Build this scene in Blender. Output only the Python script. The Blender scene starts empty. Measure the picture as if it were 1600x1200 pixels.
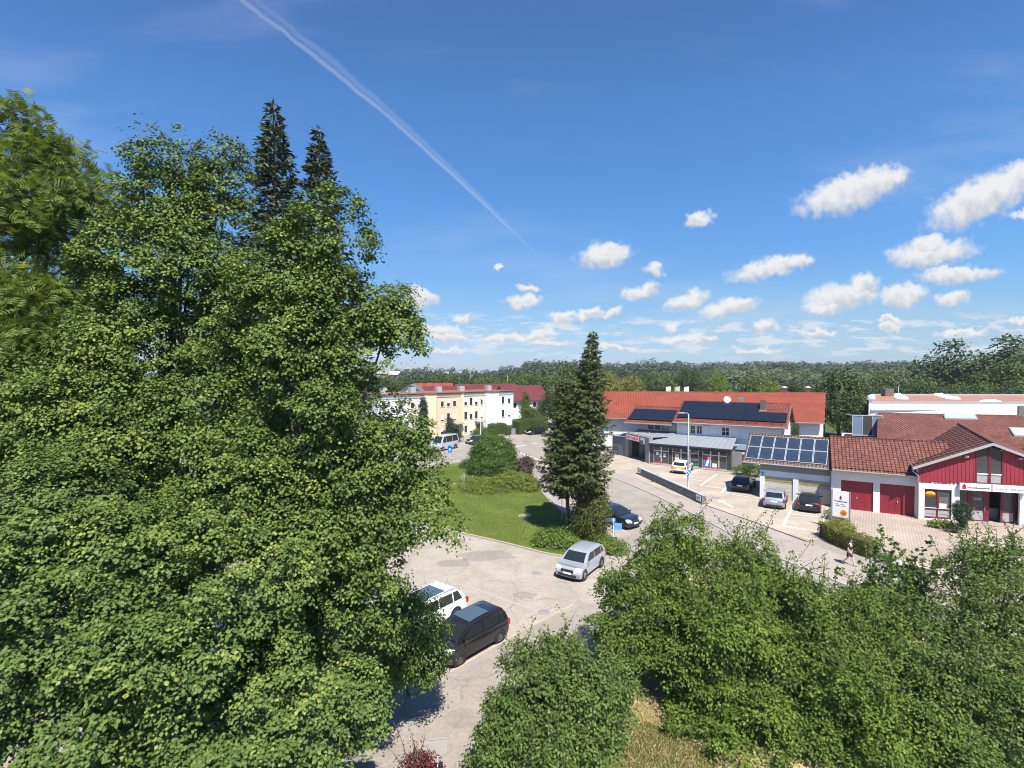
import bpy, bmesh, math, random
import numpy as np
from mathutils import Vector, Matrix

R = math.radians
SC = bpy.context.scene
COL = SC.collection

# ------------------------------------------------------------------ camera, sky, sun, exposure
CAM_H = 12.5
PITCH = math.atan(19 / 800)
cam_d = bpy.data.cameras.new('camera')
cam = bpy.data.objects.new('camera', cam_d)
COL.objects.link(cam)
cam.location = (0, 0, CAM_H)
cam.rotation_euler = (math.pi / 2 - PITCH, 0, 0)
cam_d.sensor_width = 36
cam_d.lens = 18.0
cam_d.clip_end = 6000
SC.camera = cam

SUN_EL, SUN_AZ = R(58), R(163)          # azimuth clockwise from +Y
world = bpy.data.worlds.new('World')
SC.world = world
world.use_nodes = True
sun_d = bpy.data.lights.new('sun', 'SUN')
sun_d.energy = 5.0
sun_d.angle = R(0.53)
sun_d.color = (1.0, 0.945, 0.86)
sun = bpy.data.objects.new('sun', sun_d)
COL.objects.link(sun)
sv = Vector((math.sin(SUN_AZ) * math.cos(SUN_EL), math.cos(SUN_AZ) * math.cos(SUN_EL), math.sin(SUN_EL)))
sun.rotation_euler = sv.to_track_quat('Z', 'Y').to_euler()
sun.location = sv * 80

SC.view_settings.view_transform = 'Standard'
SC.view_settings.look = 'None'
SC.view_settings.gamma = 1
SC.view_settings.exposure = 0.87
SC.view_settings.use_curve_mapping = False
SC.cycles.max_bounces = 4
SC.cycles.transparent_max_bounces = 8
SC.cycles.diffuse_bounces = 2
SC.cycles.glossy_bounces = 2
SC.cycles.transmission_bounces = 2
SC.cycles.use_denoising = True
SC.cycles.sample_clamp_indirect = 6
SC.cycles.filter_width = 1.0


# ---- node helper
class NT:
    def __init__(self, tree):
        self.t = tree
        self.t.nodes.clear()

    def n(self, kind, props=None, **inp):
        nd = self.t.nodes.new(kind)
        for k, v in (props or {}).items():
            setattr(nd, k, v)
        for k, v in inp.items():
            key = int(k[1:]) if k[0] == 'i' and k[1:].isdigit() else k.replace('_', ' ')
            self.set(nd.inputs[key], v)
        return nd

    def set(self, sock, v):
        if isinstance(v, bpy.types.NodeSocket):
            self.t.links.new(v, sock)
        elif isinstance(v, bpy.types.Node):
            self.t.links.new(v.outputs[0], sock)
        else:
            if isinstance(v, (tuple, list)) and sock.type == 'RGBA' and len(v) == 3:
                v = (*v, 1)
            sock.default_value = v

    def math(self, op, a, b=None, c=None, clamp=False):
        nd = self.t.nodes.new('ShaderNodeMath')
        nd.operation = op
        nd.use_clamp = clamp
        for i, v in enumerate((a, b, c)):
            if v is not None:
                self.set(nd.inputs[i], v)
        return nd.outputs[0]

    def mix(self, f, a, b, blend='MIX'):
        nd = self.t.nodes.new('ShaderNodeMix')
        nd.data_type = 'RGBA'
        nd.blend_type = blend
        self.set(nd.inputs[0], f)
        self.set(nd.inputs[6], a)
        self.set(nd.inputs[7], b)
        return nd.outputs[2]

    def ramp(self, f, stops):
        nd = self.t.nodes.new('ShaderNodeValToRGB')
        self.set(nd.inputs[0], f)
        el = nd.color_ramp.elements
        while len(el) < len(stops):
            el.new(0.5)
        for e, (p, c) in zip(el, stops):
            e.position = p
            e.color = (*c, 1) if len(c) == 3 else c
        return nd.outputs[0]

    def smooth(self, x, lo, hi):
        nd = self.t.nodes.new('ShaderNodeMapRange')
        nd.interpolation_type = 'SMOOTHSTEP'
        self.set(nd.inputs[0], x)
        nd.inputs[1].default_value = lo
        nd.inputs[2].default_value = hi
        return nd.outputs[0]


def build_sky():
    w = NT(world.node_tree)
    sky = w.n('ShaderNodeTexSky', dict(sky_type='NISHITA', sun_disc=False, sun_elevation=SUN_EL, sun_rotation=SUN_AZ,
                                       altitude=400, air_density=1.0, dust_density=0.25, ozone_density=1.6))
    tc = w.n('ShaderNodeTexCoord')
    sep = w.n('ShaderNodeSeparateXYZ', i0=tc.outputs['Generated'])
    X, Y, Z = sep.outputs
    ay = w.math('MAXIMUM', w.math('ABSOLUTE', Y), 0.02)
    u = w.math('DIVIDE', X, ay)
    v = w.math('DIVIDE', Z, ay)
    uv = w.n('ShaderNodeCombineXYZ', X=u, Y=v).outputs[0]
    grade = w.ramp(v, [(p_, tuple(q / 1.6 for q in c_)) for p_, c_ in ((.0, (.57, .70, 1.05)), (.024, (.566, .71, 1.08)), (.084, (.668, .81, 1.02)), (.151, (.676, .91, 1.13)), (.25, (.63, 1.0, 1.35)), (.35, (.66, 1.09, 1.495)), (.54, (.69, 1.125, 1.56)), (.70, (.66, 1.04, 1.5)))])
    skyc = w.mix(1.0, sky.outputs[0], w.mix(1.0, grade, (1.6, 1.6, 1.6), 'MULTIPLY'), 'MULTIPLY')
    # ragged edges
    nz = w.n('ShaderNodeTexNoise', dict(noise_dimensions='2D'), Vector=uv, Scale=26.0, Detail=6.0, Roughness=0.62)
    off = w.n('ShaderNodeVectorMath', dict(operation='SUBTRACT'), i0=nz.outputs['Color'], i1=(0.5, 0.5, 0.5)).outputs[0]
    off = w.n('ShaderNodeVectorMath', dict(operation='MULTIPLY'), i0=off, i1=(0.045, 0.040, 0)).outputs[0]
    duv = w.n('ShaderNodeVectorMath', dict(operation='ADD'), i0=uv, i1=off).outputs[0]
    # every cloud: image-free direction (tangent of azimuth / elevation), half sizes, tilt
    clouds = [(1325, 308, 88, 24, 18), (1375, 290, 42, 18, 20), (1530, 318, 95, 28, 24), (1590, 285, 50, 22, 20), (1598, 336, 26, 9, 10),
              (1091, 348, 24, 11, 15), (944, 404, 46, 14, 8), (950, 395, 24, 12, 0), (1019, 424, 20, 9, 0), (1203, 422, 66, 14, 14), (1245, 412, 26, 11, 14),
              (1452, 402, 70, 18, 8), (1450, 390, 38, 16, 0), (1497, 432, 70, 11, 4), (1312, 470, 60, 20, 8), (1345, 450, 30, 13, 10), (1290, 482, 40, 10, 4),
              (1408, 466, 40, 16, 4), (1487, 469, 27, 10, 2), (1000, 459, 36, 10, 12), (1074, 474, 34, 12, 18), (1140, 484, 48, 13, 12), (1160, 476, 22, 10, 8),
              (653, 470, 36, 11, 0), (650, 464, 20, 10, 0), (815, 473, 29, 9, 0), (824, 451, 20, 5, 0), (724, 502, 13, 7, 0), (782, 421, 11, 4, 8),
              (876, 498, 26, 7, 4), (920, 494, 26, 7, 8), (955, 490, 16, 5, 12), (680, 520, 50, 10, -4), (700, 530, 36, 7, 0), (785, 530, 36, 7, 0), (845, 523, 30, 8, 8),
              (1192, 511, 22, 9, 4), (1048, 512, 14, 7, 4), (1070, 533, 42, 7, 3), (1388, 513, 20, 6, 0), (1388, 502, 20, 5, 0), (1110, 530, 14, 4, 0),
              (860, 540, 40, 5, 0), (700, 549, 36, 4, 0), (960, 545, 40, 4, 0), (1280, 522, 34, 5, 0), (1500, 522, 44, 6, 0), (1180, 548, 40, 4, 0), (1590, 503, 14, 6, 8)]
    duv = w.n('ShaderNodeVectorMath', dict(operation='ADD'), i0=duv, i1=(0, 0, 1)).outputs[0]     # homogeneous, so one dot product is an affine map
    m = None
    for (cx, cy, a, b, t) in clouds:
        x0, y0 = (cx - 800) / 800, (581 - cy) / 800 + 0.25 * b / 800
        c_, s_ = math.cos(R(t)), math.sin(R(t))
        ia, ib = 800 / a, 800 / (1.22 * b)
        p = w.n('ShaderNodeVectorMath', dict(operation='DOT_PRODUCT'), i0=duv, i1=(c_ * ia, s_ * ia, -(c_ * x0 + s_ * y0) * ia)).outputs['Value']
        q = w.n('ShaderNodeVectorMath', dict(operation='DOT_PRODUCT'), i0=duv, i1=(-s_ * ib, c_ * ib, (s_ * x0 - c_ * y0) * ib)).outputs['Value']
        ln = w.math('MULTIPLY_ADD', q, q, w.math('MULTIPLY', p, p))
        if m is None:
            m, low_side = ln, q
        else:
            near = w.math('LESS_THAN', ln, m)
            low_side = w.math('MULTIPLY_ADD', near, w.math('SUBTRACT', q, low_side), low_side)
            m = w.math('MINIMUM', m, ln)
    m = w.math('SQRT', m)
    n2 = w.n('ShaderNodeTexNoise', dict(noise_dimensions='2D'), Vector=uv, Scale=42.0, Detail=5.0, Roughness=0.55)
    core = w.math('ADD', m, w.math('MULTIPLY', w.math('SUBTRACT', n2.outputs[0], 0.5), 0.65))
    dens = w.math('SUBTRACT', 1.0, w.smooth(core, 0.55, 1.2))
    # thin bank of small clouds low over the horizon, all round
    st = w.n('ShaderNodeMapping', Vector=uv, Scale=(13, 62, 1), Location=(3.1, 0.7, 0))
    n3 = w.n('ShaderNodeTexNoise', dict(noise_dimensions='2D'), Vector=st.outputs[0], Scale=1.0, Detail=5.0, Roughness=0.6)
    band = w.math('MULTIPLY', w.smooth(v, 0.012, 0.045), w.math('SUBTRACT', 1.0, w.smooth(v, 0.085, 0.13)))
    low = w.math('MULTIPLY', w.math('MULTIPLY', w.smooth(n3.outputs[0], 0.47, 0.66), band), 0.78)
    # faint cirrus streaks
    ci = w.n('ShaderNodeMapping', Vector=uv, Scale=(1.3, 5.5, 1), Rotation=(0, 0, R(20)), Location=(1.7, 0.3, 0))
    n4 = w.n('ShaderNodeTexNoise', dict(noise_dimensions='2D'), Vector=ci.outputs[0], Scale=1.2, Detail=6.0, Roughness=0.55)
    cir = w.math('MULTIPLY', w.smooth(n4.outputs[0], 0.5, 0.85), 0.16)
    # contrail: straight, spreading and splitting with age (towards the zenith)
    ang = math.atan2(-(410 - 0), 850 - 365)
    ct = w.n('ShaderNodeMapping', dict(vector_type='TEXTURE'), Vector=uv, Location=((850 - 800) / 800, (581 - 410) / 800, 0), Rotation=(0, 0, ang), Scale=(1, 1, 1))
    cs = w.n('ShaderNodeSeparateXYZ', i0=ct.outputs[0])
    s_, t_ = cs.outputs[0], cs.outputs[1]
    age = w.math('MAXIMUM', w.math('MULTIPLY', s_, -1.0), 0.0)
    sag = w.math('MULTIPLY', w.math('SINE', w.math('MULTIPLY', age, 3.6)), 0.018)
    t_ = w.math('SUBTRACT', t_, sag)
    wig = w.n('ShaderNodeTexNoise', dict(noise_dimensions='2D'), Vector=uv, Scale=14.0, Detail=5.0)
    t_ = w.math('ADD', t_, w.math('MULTIPLY', w.math('MULTIPLY', w.math('SUBTRACT', wig.outputs[0], 0.5), 0.022), age))
    wd = w.math('ADD', 0.004, w.math('MULTIPLY', age, 0.0055))
    st1 = w.math('SUBTRACT', 1.0, w.smooth(w.math('DIVIDE', w.math('ABSOLUTE', t_), wd), 0.1, 1.0))
    t2 = w.math('SUBTRACT', t_, w.math('MULTIPLY', age, 0.022))
    st2 = w.math('MULTIPLY', w.math('SUBTRACT', 1.0, w.smooth(w.math('DIVIDE', w.math('ABSOLUTE', t2), w.math('MULTIPLY', wd, 1.5)), 0.0, 1.0)), 0.5)
    along = w.math('MULTIPLY', w.math('ADD', 0.3, w.smooth(age, 0.0, 0.12)), w.math('SUBTRACT', 1.0, w.smooth(s_, 0.06, 0.2)))
    trail = w.math('MULTIPLY', w.math('MULTIPLY', w.math('MAXIMUM', st1, st2), along), 0.17)
    thin = w.math('MAXIMUM', w.math('MAXIMUM', low, trail), cir)
    # cloud body: shading painted in, bright tops and grey undersides
    gn = w.n('ShaderNodeTexNoise', dict(noise_dimensions='2D'), Vector=uv, Scale=38.0, Detail=4.0)
    grey = w.smooth(w.math('SUBTRACT', w.math('MULTIPLY', w.math('SUBTRACT', gn.outputs[0], 0.5), 1.6), low_side), -0.35, 0.95)
    CL = 7.5
    ccol = w.mix(grey, (CL, CL, CL * 1.01), (CL * 0.66, CL * 0.70, CL * 0.77))
    col = w.mix(thin, skyc, (CL * 0.9, CL * 0.93, CL * 0.97))
    col = w.mix(w.math('MULTIPLY', dens, 0.96), col, ccol)
    bg = w.n('ShaderNodeBackground', Color=col, Strength=0.065)
    out = w.n('ShaderNodeOutputWorld', Surface=bg)


build_sky()
world.cycles.sampling_method = 'MANUAL'
world.cycles.sample_map_resolution = 512

# ------------------------------------------------------------------ photo geometry helpers (ground plan surveyed from the photo)
def _ray(px, py):
    a, b = (px - 800) / 800, (600 - py) / 800
    return Vector((a, math.cos(PITCH) + b * math.sin(PITCH), -math.sin(PITCH) + b * math.cos(PITCH)))


def G(px, py, z=0.0):
    d = _ray(px, py)
    t = (z - CAM_H) / d.z
    return Vector((d.x * t, d.y * t, z))


def D(px, py, y):
    d = _ray(px, py)
    t = y / d.y
    return Vector((d.x * t, y, CAM_H + d.z * t))


# ------------------------------------------------------------------ materials
MATS = {}
KEEP = ('white', 'sign', 'render', 'glass', 'paint', 'ink', 'alu', 'skin', 'hair', 'shirt', 'shorts', 'lens', 'tyre', 'trim', 'blind', 'banner', 'vinyl', 'photo', 'anthracite')


def alb(name, c, k=0.76):
    """measured tone to base colour for matt surfaces"""
    return None if c is None else (tuple(c) if any(w_ in name for w_ in KEEP) else tuple(q * k for q in c[:3]))




def surf(name, col, col2=None, rough=0.8, scale=3.0, bump=0.0, bscale=None, metal=0.0, spec=0.4, coat=0.0, detail=6, col3=None, scale3=0.2, coords='UV'):
    if name in MATS:
        return MATS[name]
    col, col2, col3 = alb(name, col), alb(name, col2), alb(name, col3)
    m = bpy.data.materials.new(name)
    m.use_nodes = True
    t = NT(m.node_tree)
    tc = t.n('ShaderNodeTexCoord')
    vec = tc.outputs['UV'] if coords == 'UV' else tc.outputs['Object']
    c = col
    if col2 is not None:
        nz = t.n('ShaderNodeTexNoise', Vector=vec, Scale=scale, Detail=detail, Roughness=0.65)
        c = t.mix(t.smooth(nz.outputs[0], 0.3, 0.7), col, col2)
    if col3 is not None:
        nz3 = t.n('ShaderNodeTexNoise', Vector=vec, Scale=scale3, Detail=5, Roughness=0.7)
        c = t.mix(t.smooth(nz3.outputs[0], 0.45, 0.72), c, col3)
    b = t.n('ShaderNodeBsdfPrincipled', Base_Color=c, Roughness=rough, Metallic=metal)
    b.inputs['Specular IOR Level'].default_value = spec
    b.inputs['Coat Weight'].default_value = coat
    if bump:
        bn = t.n('ShaderNodeTexNoise', Vector=vec, Scale=bscale or scale * 4, Detail=5, Roughness=0.7)
        bp = t.n('ShaderNodeBump', Strength=bump, Distance=0.05, Height=bn.outputs[0])
        t.set(b.inputs['Normal'], bp.outputs[0])
    t.n('ShaderNodeOutputMaterial', Surface=b)
    MATS[name] = m
    return m


def brick_mat(name, c1, c2, mortar, bw, bh, msize=0.02, offset=0.5, bump=0.6, rough=0.85, speck=None, noise=(0.5, 1.4), dist=0.03, rib=0.0):
    if name in MATS:
        return MATS[name]
    m = bpy.data.materials.new(name)
    m.use_nodes = True
    t = NT(m.node_tree)
    c1, c2, mortar, speck = alb(name, c1), alb(name, c2), alb(name, mortar), alb(name, speck)
    uv = t.n('ShaderNodeTexCoord').outputs['UV']
    br = t.n('ShaderNodeTexBrick', dict(offset=offset), Vector=uv, Color1=(*c1, 1), Color2=(*c2, 1), Mortar=(*mortar, 1), Scale=1.0)
    br.inputs['Mortar Size'].default_value = msize
    br.inputs['Mortar Smooth'].default_value = 0.3
    br.inputs['Brick Width'].default_value = bw
    br.inputs['Row Height'].default_value = bh
    nz = t.n('ShaderNodeTexNoise', Vector=uv, Scale=noise[0], Detail=7, Roughness=0.7)
    c = t.mix(0.75, br.outputs[0], t.ramp(nz.outputs[0], [(0.25, (0.55, 0.55, 0.55)), (0.75, (1.25, 1.22, 1.2))]), 'MULTIPLY')
    if speck:
        n5 = t.n('ShaderNodeTexNoise', Vector=uv, Scale=noise[1] * 3, Detail=3, Roughness=0.6)
        c = t.mix(t.smooth(n5.outputs[0], 0.56, 0.75), c, speck)
    b = t.n('ShaderNodeBsdfPrincipled', Base_Color=c, Roughness=rough)
    b.inputs['Specular IOR Level'].default_value = 0.3
    h = t.math('SUBTRACT', 1.0, br.outputs['Fac'])
    bp = t.n('ShaderNodeBump', Strength=bump, Distance=dist, Height=h)
    t.set(b.inputs['Normal'], bp.outputs[0])
    t.n('ShaderNodeOutputMaterial', Surface=b)
    MATS[name] = m
    return m


def glass_mat(name, col, rough=0.04, spec=0.6):
    if name in MATS:
        return MATS[name]
    m = bpy.data.materials.new(name)
    m.use_nodes = True
    t = NT(m.node_tree)
    b = t.n('ShaderNodeBsdfPrincipled', Base_Color=col, Roughness=rough)
    b.inputs['Specular IOR Level'].default_value = spec
    t.n('ShaderNodeOutputMaterial', Surface=b)
    MATS[name] = m
    return m


def leaf_mat(name, dark, light, trans=0.35, tip=None, rough=0.55):
    dark, light, tip = alb('leaf', dark, .80), alb('leaf', light, .86), alb('leaf', tip, .86)
    m = bpy.data.materials.new(name)
    m.use_nodes = True
    t = NT(m.node_tree)
    at = t.n('ShaderNodeAttribute', dict(attribute_name='rnd'))
    geo = t.n('ShaderNodeNewGeometry')
    nz = t.n('ShaderNodeTexNoise', Vector=geo.outputs['Position'], Scale=0.7, Detail=2)
    f = t.math('ADD', t.math('MULTIPLY', at.outputs['Fac'], 0.65), t.math('MULTIPLY', nz.outputs[0], 0.5))
    stops = [(0.1, dark), (0.75, light)]
    if tip:
        stops = [(0.1, dark), (0.7, light), (0.93, tip)]
    c = t.ramp(f, stops)
    b = t.n('ShaderNodeBsdfPrincipled', Base_Color=c, Roughness=rough)
    b.inputs['Specular IOR Level'].default_value = 0.22
    tr = t.n('ShaderNodeBsdfTranslucent', Color=t.mix(1.0, c, (1.25, 1.3, 0.55), 'MULTIPLY'))
    mx = t.n('ShaderNodeMixShader', Fac=trans, i1=b, i2=tr)
    t.n('ShaderNodeOutputMaterial', Surface=mx)
    MATS[name] = M[name] = m
    return m


def road_mat(name, a, b, dark):
    """aged asphalt: grain, blotches, dark oil stains and fine cracks"""
    a, b, dark = alb(name, a, .70), alb(name, b, .70), alb(name, dark, .72)
    m = bpy.data.materials.new(name)
    m.use_nodes = True
    t = NT(m.node_tree)
    vec = t.n('ShaderNodeTexCoord').outputs['UV']
    n1 = t.n('ShaderNodeTexNoise', Vector=vec, Scale=0.5, Detail=8, Roughness=0.72)
    n2 = t.n('ShaderNodeTexNoise', Vector=vec, Scale=5.5, Detail=5, Roughness=0.85)
    n3 = t.n('ShaderNodeTexNoise', Vector=vec, Scale=0.17, Detail=6, Roughness=0.75)
    c = t.mix(t.smooth(n1.outputs[0], 0.3, 0.7), a, b)
    c = t.mix(t.math('MULTIPLY', t.smooth(n3.outputs[0], 0.52, 0.74), 0.7), c, dark)
    c = t.mix(0.75, c, t.ramp(n2.outputs[0], [(0.28, (0.62, 0.62, 0.62)), (0.72, (1.22, 1.22, 1.22))]), 'MULTIPLY')
    wv = t.n('ShaderNodeVectorMath', dict(operation='ADD'), i0=vec, i1=t.n('ShaderNodeVectorMath', dict(operation='SCALE'), i0=n1.outputs['Color'], Scale=1.6).outputs[0]).outputs[0]
    cr = t.n('ShaderNodeTexVoronoi', dict(feature='DISTANCE_TO_EDGE'), Vector=wv, Scale=0.22)
    ck = t.math('MULTIPLY', t.math('SUBTRACT', 1.0, t.smooth(cr.outputs[0], 0.0, 0.012)), t.smooth(n3.outputs[0], 0.40, 0.55))
    c = t.mix(t.math('MULTIPLY', ck, 0.55), c, (0.12, 0.11, 0.10))
    bs = t.n('ShaderNodeBsdfPrincipled', Base_Color=c, Roughness=0.92)
    bs.inputs['Specular IOR Level'].default_value = 0.25
    bp = t.n('ShaderNodeBump', Strength=0.5, Distance=0.02, Height=n2.outputs[0])
    t.set(bs.inputs['Normal'], bp.outputs[0])
    t.n('ShaderNodeOutputMaterial', Surface=bs)
    return m


M = dict(
    asphalt=road_mat('asphalt', (0.36, 0.318, 0.272), (0.45, 0.40, 0.345), (0.28, 0.25, 0.22)),
    asphalt2=road_mat('asphalt_lot', (0.41, 0.362, 0.305), (0.53, 0.468, 0.395), (0.30, 0.268, 0.232)),
    walk=road_mat('pavement_concrete', (0.43, 0.365, 0.325), (0.50, 0.43, 0.385), (0.36, 0.31, 0.275)),
    kerb=surf('kerb_stone', (0.42, 0.39, 0.35), (0.52, 0.49, 0.45), 0.85, 2.0, 0.3, 14),
    stone_edge=surf('edge_stone', (0.42, 0.365, 0.30), (0.5, 0.435, 0.365), 0.85, 2.0, 0.3, 14),
    paint=surf('road_paint', (0.70, 0.69, 0.67), (0.52, 0.51, 0.48), 0.7, 5.0),
    white=surf('white_render', (0.72, 0.72, 0.72), (0.65, 0.65, 0.66), 0.9, 0.6, 0.15, 30),
    cream=surf('cream_render', (0.66, 0.61, 0.47), (0.61, 0.56, 0.43), 0.9, 0.7, 0.1, 30),
    peach=surf('peach_render', (0.66, 0.51, 0.34), (0.61, 0.47, 0.31), 0.9, 0.7, 0.1, 30),
    yellowr=surf('yellow_render', (0.68, 0.60, 0.42), (0.63, 0.555, 0.39), 0.9, 0.7, 0.1, 30),
    pink=surf('pink_render', (0.66, 0.55, 0.46), (0.61, 0.50, 0.42), 0.9, 0.7, 0.1, 30),
    grey=surf('grey_panel', (0.16, 0.165, 0.175), (0.2, 0.205, 0.21), 0.6, 1.5),
    concrete=surf('portal_concrete', (0.27, 0.26, 0.26), (0.33, 0.32, 0.32), 0.85, 1.5, 0.2, 12),
    dark=surf('anthracite', (0.03, 0.033, 0.04), (0.045, 0.05, 0.055), 0.55, 2.0),
    zinc=surf('zinc_roof', (0.34, 0.37, 0.40), (0.41, 0.44, 0.47), 0.45, 0.8, metal=0.2),
    metal=surf('galvanised_metal', (0.42, 0.43, 0.44), (0.5, 0.51, 0.52), 0.45, 4.0, metal=0.5),
    tile_new=brick_mat('orange_roof_tiles', (0.42, 0.098, 0.05), (0.34, 0.078, 0.042), (0.16, 0.04, 0.025), 0.3, 0.36, 0.035, 0.0, 0.8, noise=(0.35, 1.2), dist=0.05),
    tile_old=brick_mat('weathered_roof_tiles', (0.30, 0.108, 0.075), (0.215, 0.078, 0.056), (0.07, 0.026, 0.022), 0.30, 0.36, 0.045, 0.0, 1.0, speck=(0.42, 0.22, 0.17), dist=0.06),
    tile_brown=brick_mat('brown_roof_tiles', (0.30, 0.20, 0.155), (0.22, 0.145, 0.115), (0.07, 0.05, 0.045), 0.30, 0.36, 0.05, 0.0, 0.9, speck=(0.38, 0.29, 0.24), dist=0.06),
    tile_wine=brick_mat('wine_red_roof', (0.20, 0.045, 0.052), (0.165, 0.036, 0.043), (0.09, 0.02, 0.024), 0.35, 0.4, 0.03, 0.0, 0.5),
    tile_red=brick_mat('red_roof_tiles', (0.30, 0.085, 0.058), (0.24, 0.068, 0.048), (0.10, 0.03, 0.022), 0.3, 0.36, 0.035, 0.0, 0.8, noise=(0.4, 1.2), dist=0.05),
    redwood=surf('red_painted_wood', (0.30, 0.032, 0.046), (0.25, 0.026, 0.038), 0.6, 3.0, 0.1, 20),
    reddoor=surf('red_garage_door_paint', (0.26, 0.024, 0.038), (0.225, 0.02, 0.032), 0.5, 2.0),
    redframe=surf('red_frame_paint', (0.15, 0.016, 0.026), None, 0.5),
    greywood=surf('weathered_grey_wood', (0.30, 0.29, 0.27), (0.42, 0.40, 0.37), 0.85, 6.0, 0.3, 20),
    brownwood=surf('brown_timber', (0.30, 0.15, 0.08), (0.22, 0.11, 0.06), 0.8, 4.0),
    pv=surf('photovoltaic_glass', (0.010, 0.013, 0.024), (0.014, 0.018, 0.03), 0.16, 0.5, spec=0.5),
    collector=surf('collector_glass', (0.022, 0.033, 0.055), (0.032, 0.046, 0.075), 0.12, 2.0, spec=0.7),
    alu=surf('aluminium', (0.62, 0.62, 0.62), None, 0.4, metal=0.6),
    glass=glass_mat('window_glass', (0.03, 0.035, 0.045)),
    glass_blue=glass_mat('painted_sky_glass', (0.16, 0.22, 0.32), 0.05, 0.8),  # blue of the reflected sky painted into the base colour
    shopglass=glass_mat('shop_glass', (0.06, 0.062, 0.066), 0.06, 0.5),
    frame_w=surf('white_window_frame', (0.78, 0.78, 0.78), None, 0.5),
    blind=surf('roller_blind', (0.66, 0.68, 0.72), None, 0.6),
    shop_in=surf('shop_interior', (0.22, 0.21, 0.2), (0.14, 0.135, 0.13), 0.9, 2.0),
    beige=surf('beige_door_panel', (0.72, 0.62, 0.52), (0.66, 0.57, 0.48), 0.6, 1.0),
    ochre=surf('ochre_stripe', (0.46, 0.32, 0.03), None, 0.6),
    brick=brick_mat('chimney_brick', (0.26, 0.16, 0.13), (0.2, 0.12, 0.1), (0.3, 0.28, 0.26), 0.25, 0.08, 0.012),
    orange=surf('orange_vinyl', (0.85, 0.36, 0.015), None, 0.5),
    signwhite=surf('sign_white', (0.84, 0.84, 0.84), None, 0.4),
    signred=surf('sign_red', (0.55, 0.02, 0.04), None, 0.4),
    signgreen=surf('sign_green', (0.02, 0.20, 0.11), None, 0.4),
    signblue=surf('sign_blue', (0.03, 0.20, 0.52), None, 0.4),
    ink=surf('black_ink', (0.02, 0.02, 0.022), None, 0.6),
    bark=surf('bark', (0.10, 0.08, 0.06), (0.17, 0.135, 0.105), 0.95, 5.0, 0.6, 14, coords='Object'),
    bark_red=surf('spruce_bark', (0.22, 0.135, 0.10), (0.30, 0.20, 0.155), 0.95, 5.0, 0.6, 14, coords='Object'),
    soil=surf('dry_soil', (0.30, 0.225, 0.165), (0.22, 0.165, 0.12), 0.95, 1.5, 0.5, 10),
    terracotta=surf('terracotta', (0.42, 0.15, 0.085), (0.36, 0.12, 0.07), 0.8, 4.0),
    rubber=surf('tyre_rubber', (0.018, 0.018, 0.019), None, 0.85),
    rim=surf('wheel_rim', (0.30, 0.30, 0.31), None, 0.4, metal=0.6),
    steelrim=surf('steel_rim', (0.16, 0.14, 0.125), (0.1, 0.09, 0.08), 0.6, 8.0, metal=0.3),
    lens=glass_mat('headlight_lens', (0.62, 0.64, 0.66), 0.1, 0.8),
    tail=glass_mat('tail_lens', (0.32, 0.015, 0.02), 0.15, 0.6),
    trim=surf('black_trim', (0.022, 0.022, 0.024), None, 0.6),
    carglass=glass_mat('car_glass', (0.018, 0.022, 0.026), 0.03, 0.6),
    roofglass=glass_mat('panorama_glass', (0.06, 0.09, 0.11), 0.03, 0.9),
    skin=surf('skin', (0.55, 0.36, 0.28), None, 0.6),
    hair=surf('dark_hair', (0.03, 0.022, 0.018), None, 0.7),
    shirt=surf('black_shirt', (0.018, 0.02, 0.028), None, 0.85),
    shorts=surf('navy_shorts', (0.035, 0.05, 0.085), None, 0.85),
    flag=surf('banner_cloth', (0.78, 0.79, 0.8), None, 0.8),
    flagg=surf('green_banner_cloth', (0.35, 0.45, 0.3), None, 0.8),
    gravelroof=surf('red_gravel_roof', (0.38, 0.17, 0.12), (0.45, 0.23, 0.165), 0.95, 0.6, col3=(0.30, 0.15, 0.11), scale3=0.1),
    lightgrey=surf('light_grey_sheet', (0.48, 0.49, 0.5), (0.42, 0.43, 0.44), 0.7, 1.0),
    faded=surf('far_wall', (0.62, 0.58, 0.56), (0.55, 0.5, 0.48), 0.9, 0.3),
)


def grass_mat(name, a, b, c, sc=0.35):
    m = bpy.data.materials.new(name)
    m.use_nodes = True
    t = NT(m.node_tree)
    a, b, c = alb(name, a, .8), alb(name, b, .8), alb(name, c, .8)
    vec = t.n('ShaderNodeTexCoord').outputs['UV']
    n1 = t.n('ShaderNodeTexNoise', Vector=vec, Scale=sc, Detail=6, Roughness=0.65)
    n2 = t.n('ShaderNodeTexNoise', Vector=vec, Scale=9.0, Detail=6, Roughness=0.8)
    st = t.n('ShaderNodeMapping', Vector=vec, Scale=(0.35, 1.6, 1), Rotation=(0, 0, 0.35))
    n3 = t.n('ShaderNodeTexNoise', Vector=st.outputs[0], Scale=1.2, Detail=5, Roughness=0.7)
    col = t.mix(t.smooth(n1.outputs[0], 0.35, 0.68), a, b)
    col = t.mix(t.math('MULTIPLY', t.smooth(n3.outputs[0], 0.45, 0.75), 0.55), col, c)
    col = t.mix(0.8, col, t.ramp(n2.outputs[0], [(0.25, (0.55, 0.55, 0.55)), (0.75, (1.35, 1.35, 1.3))]), 'MULTIPLY')
    bs = t.n('ShaderNodeBsdfPrincipled', Base_Color=col, Roughness=0.9)
    bs.inputs['Specular IOR Level'].default_value = 0.15
    bp = t.n('ShaderNodeBump', Strength=0.9, Distance=0.08, Height=n2.outputs[0])
    t.set(bs.inputs['Normal'], bp.outputs[0])
    t.n('ShaderNodeOutputMaterial', Surface=bs)
    return m


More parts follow.
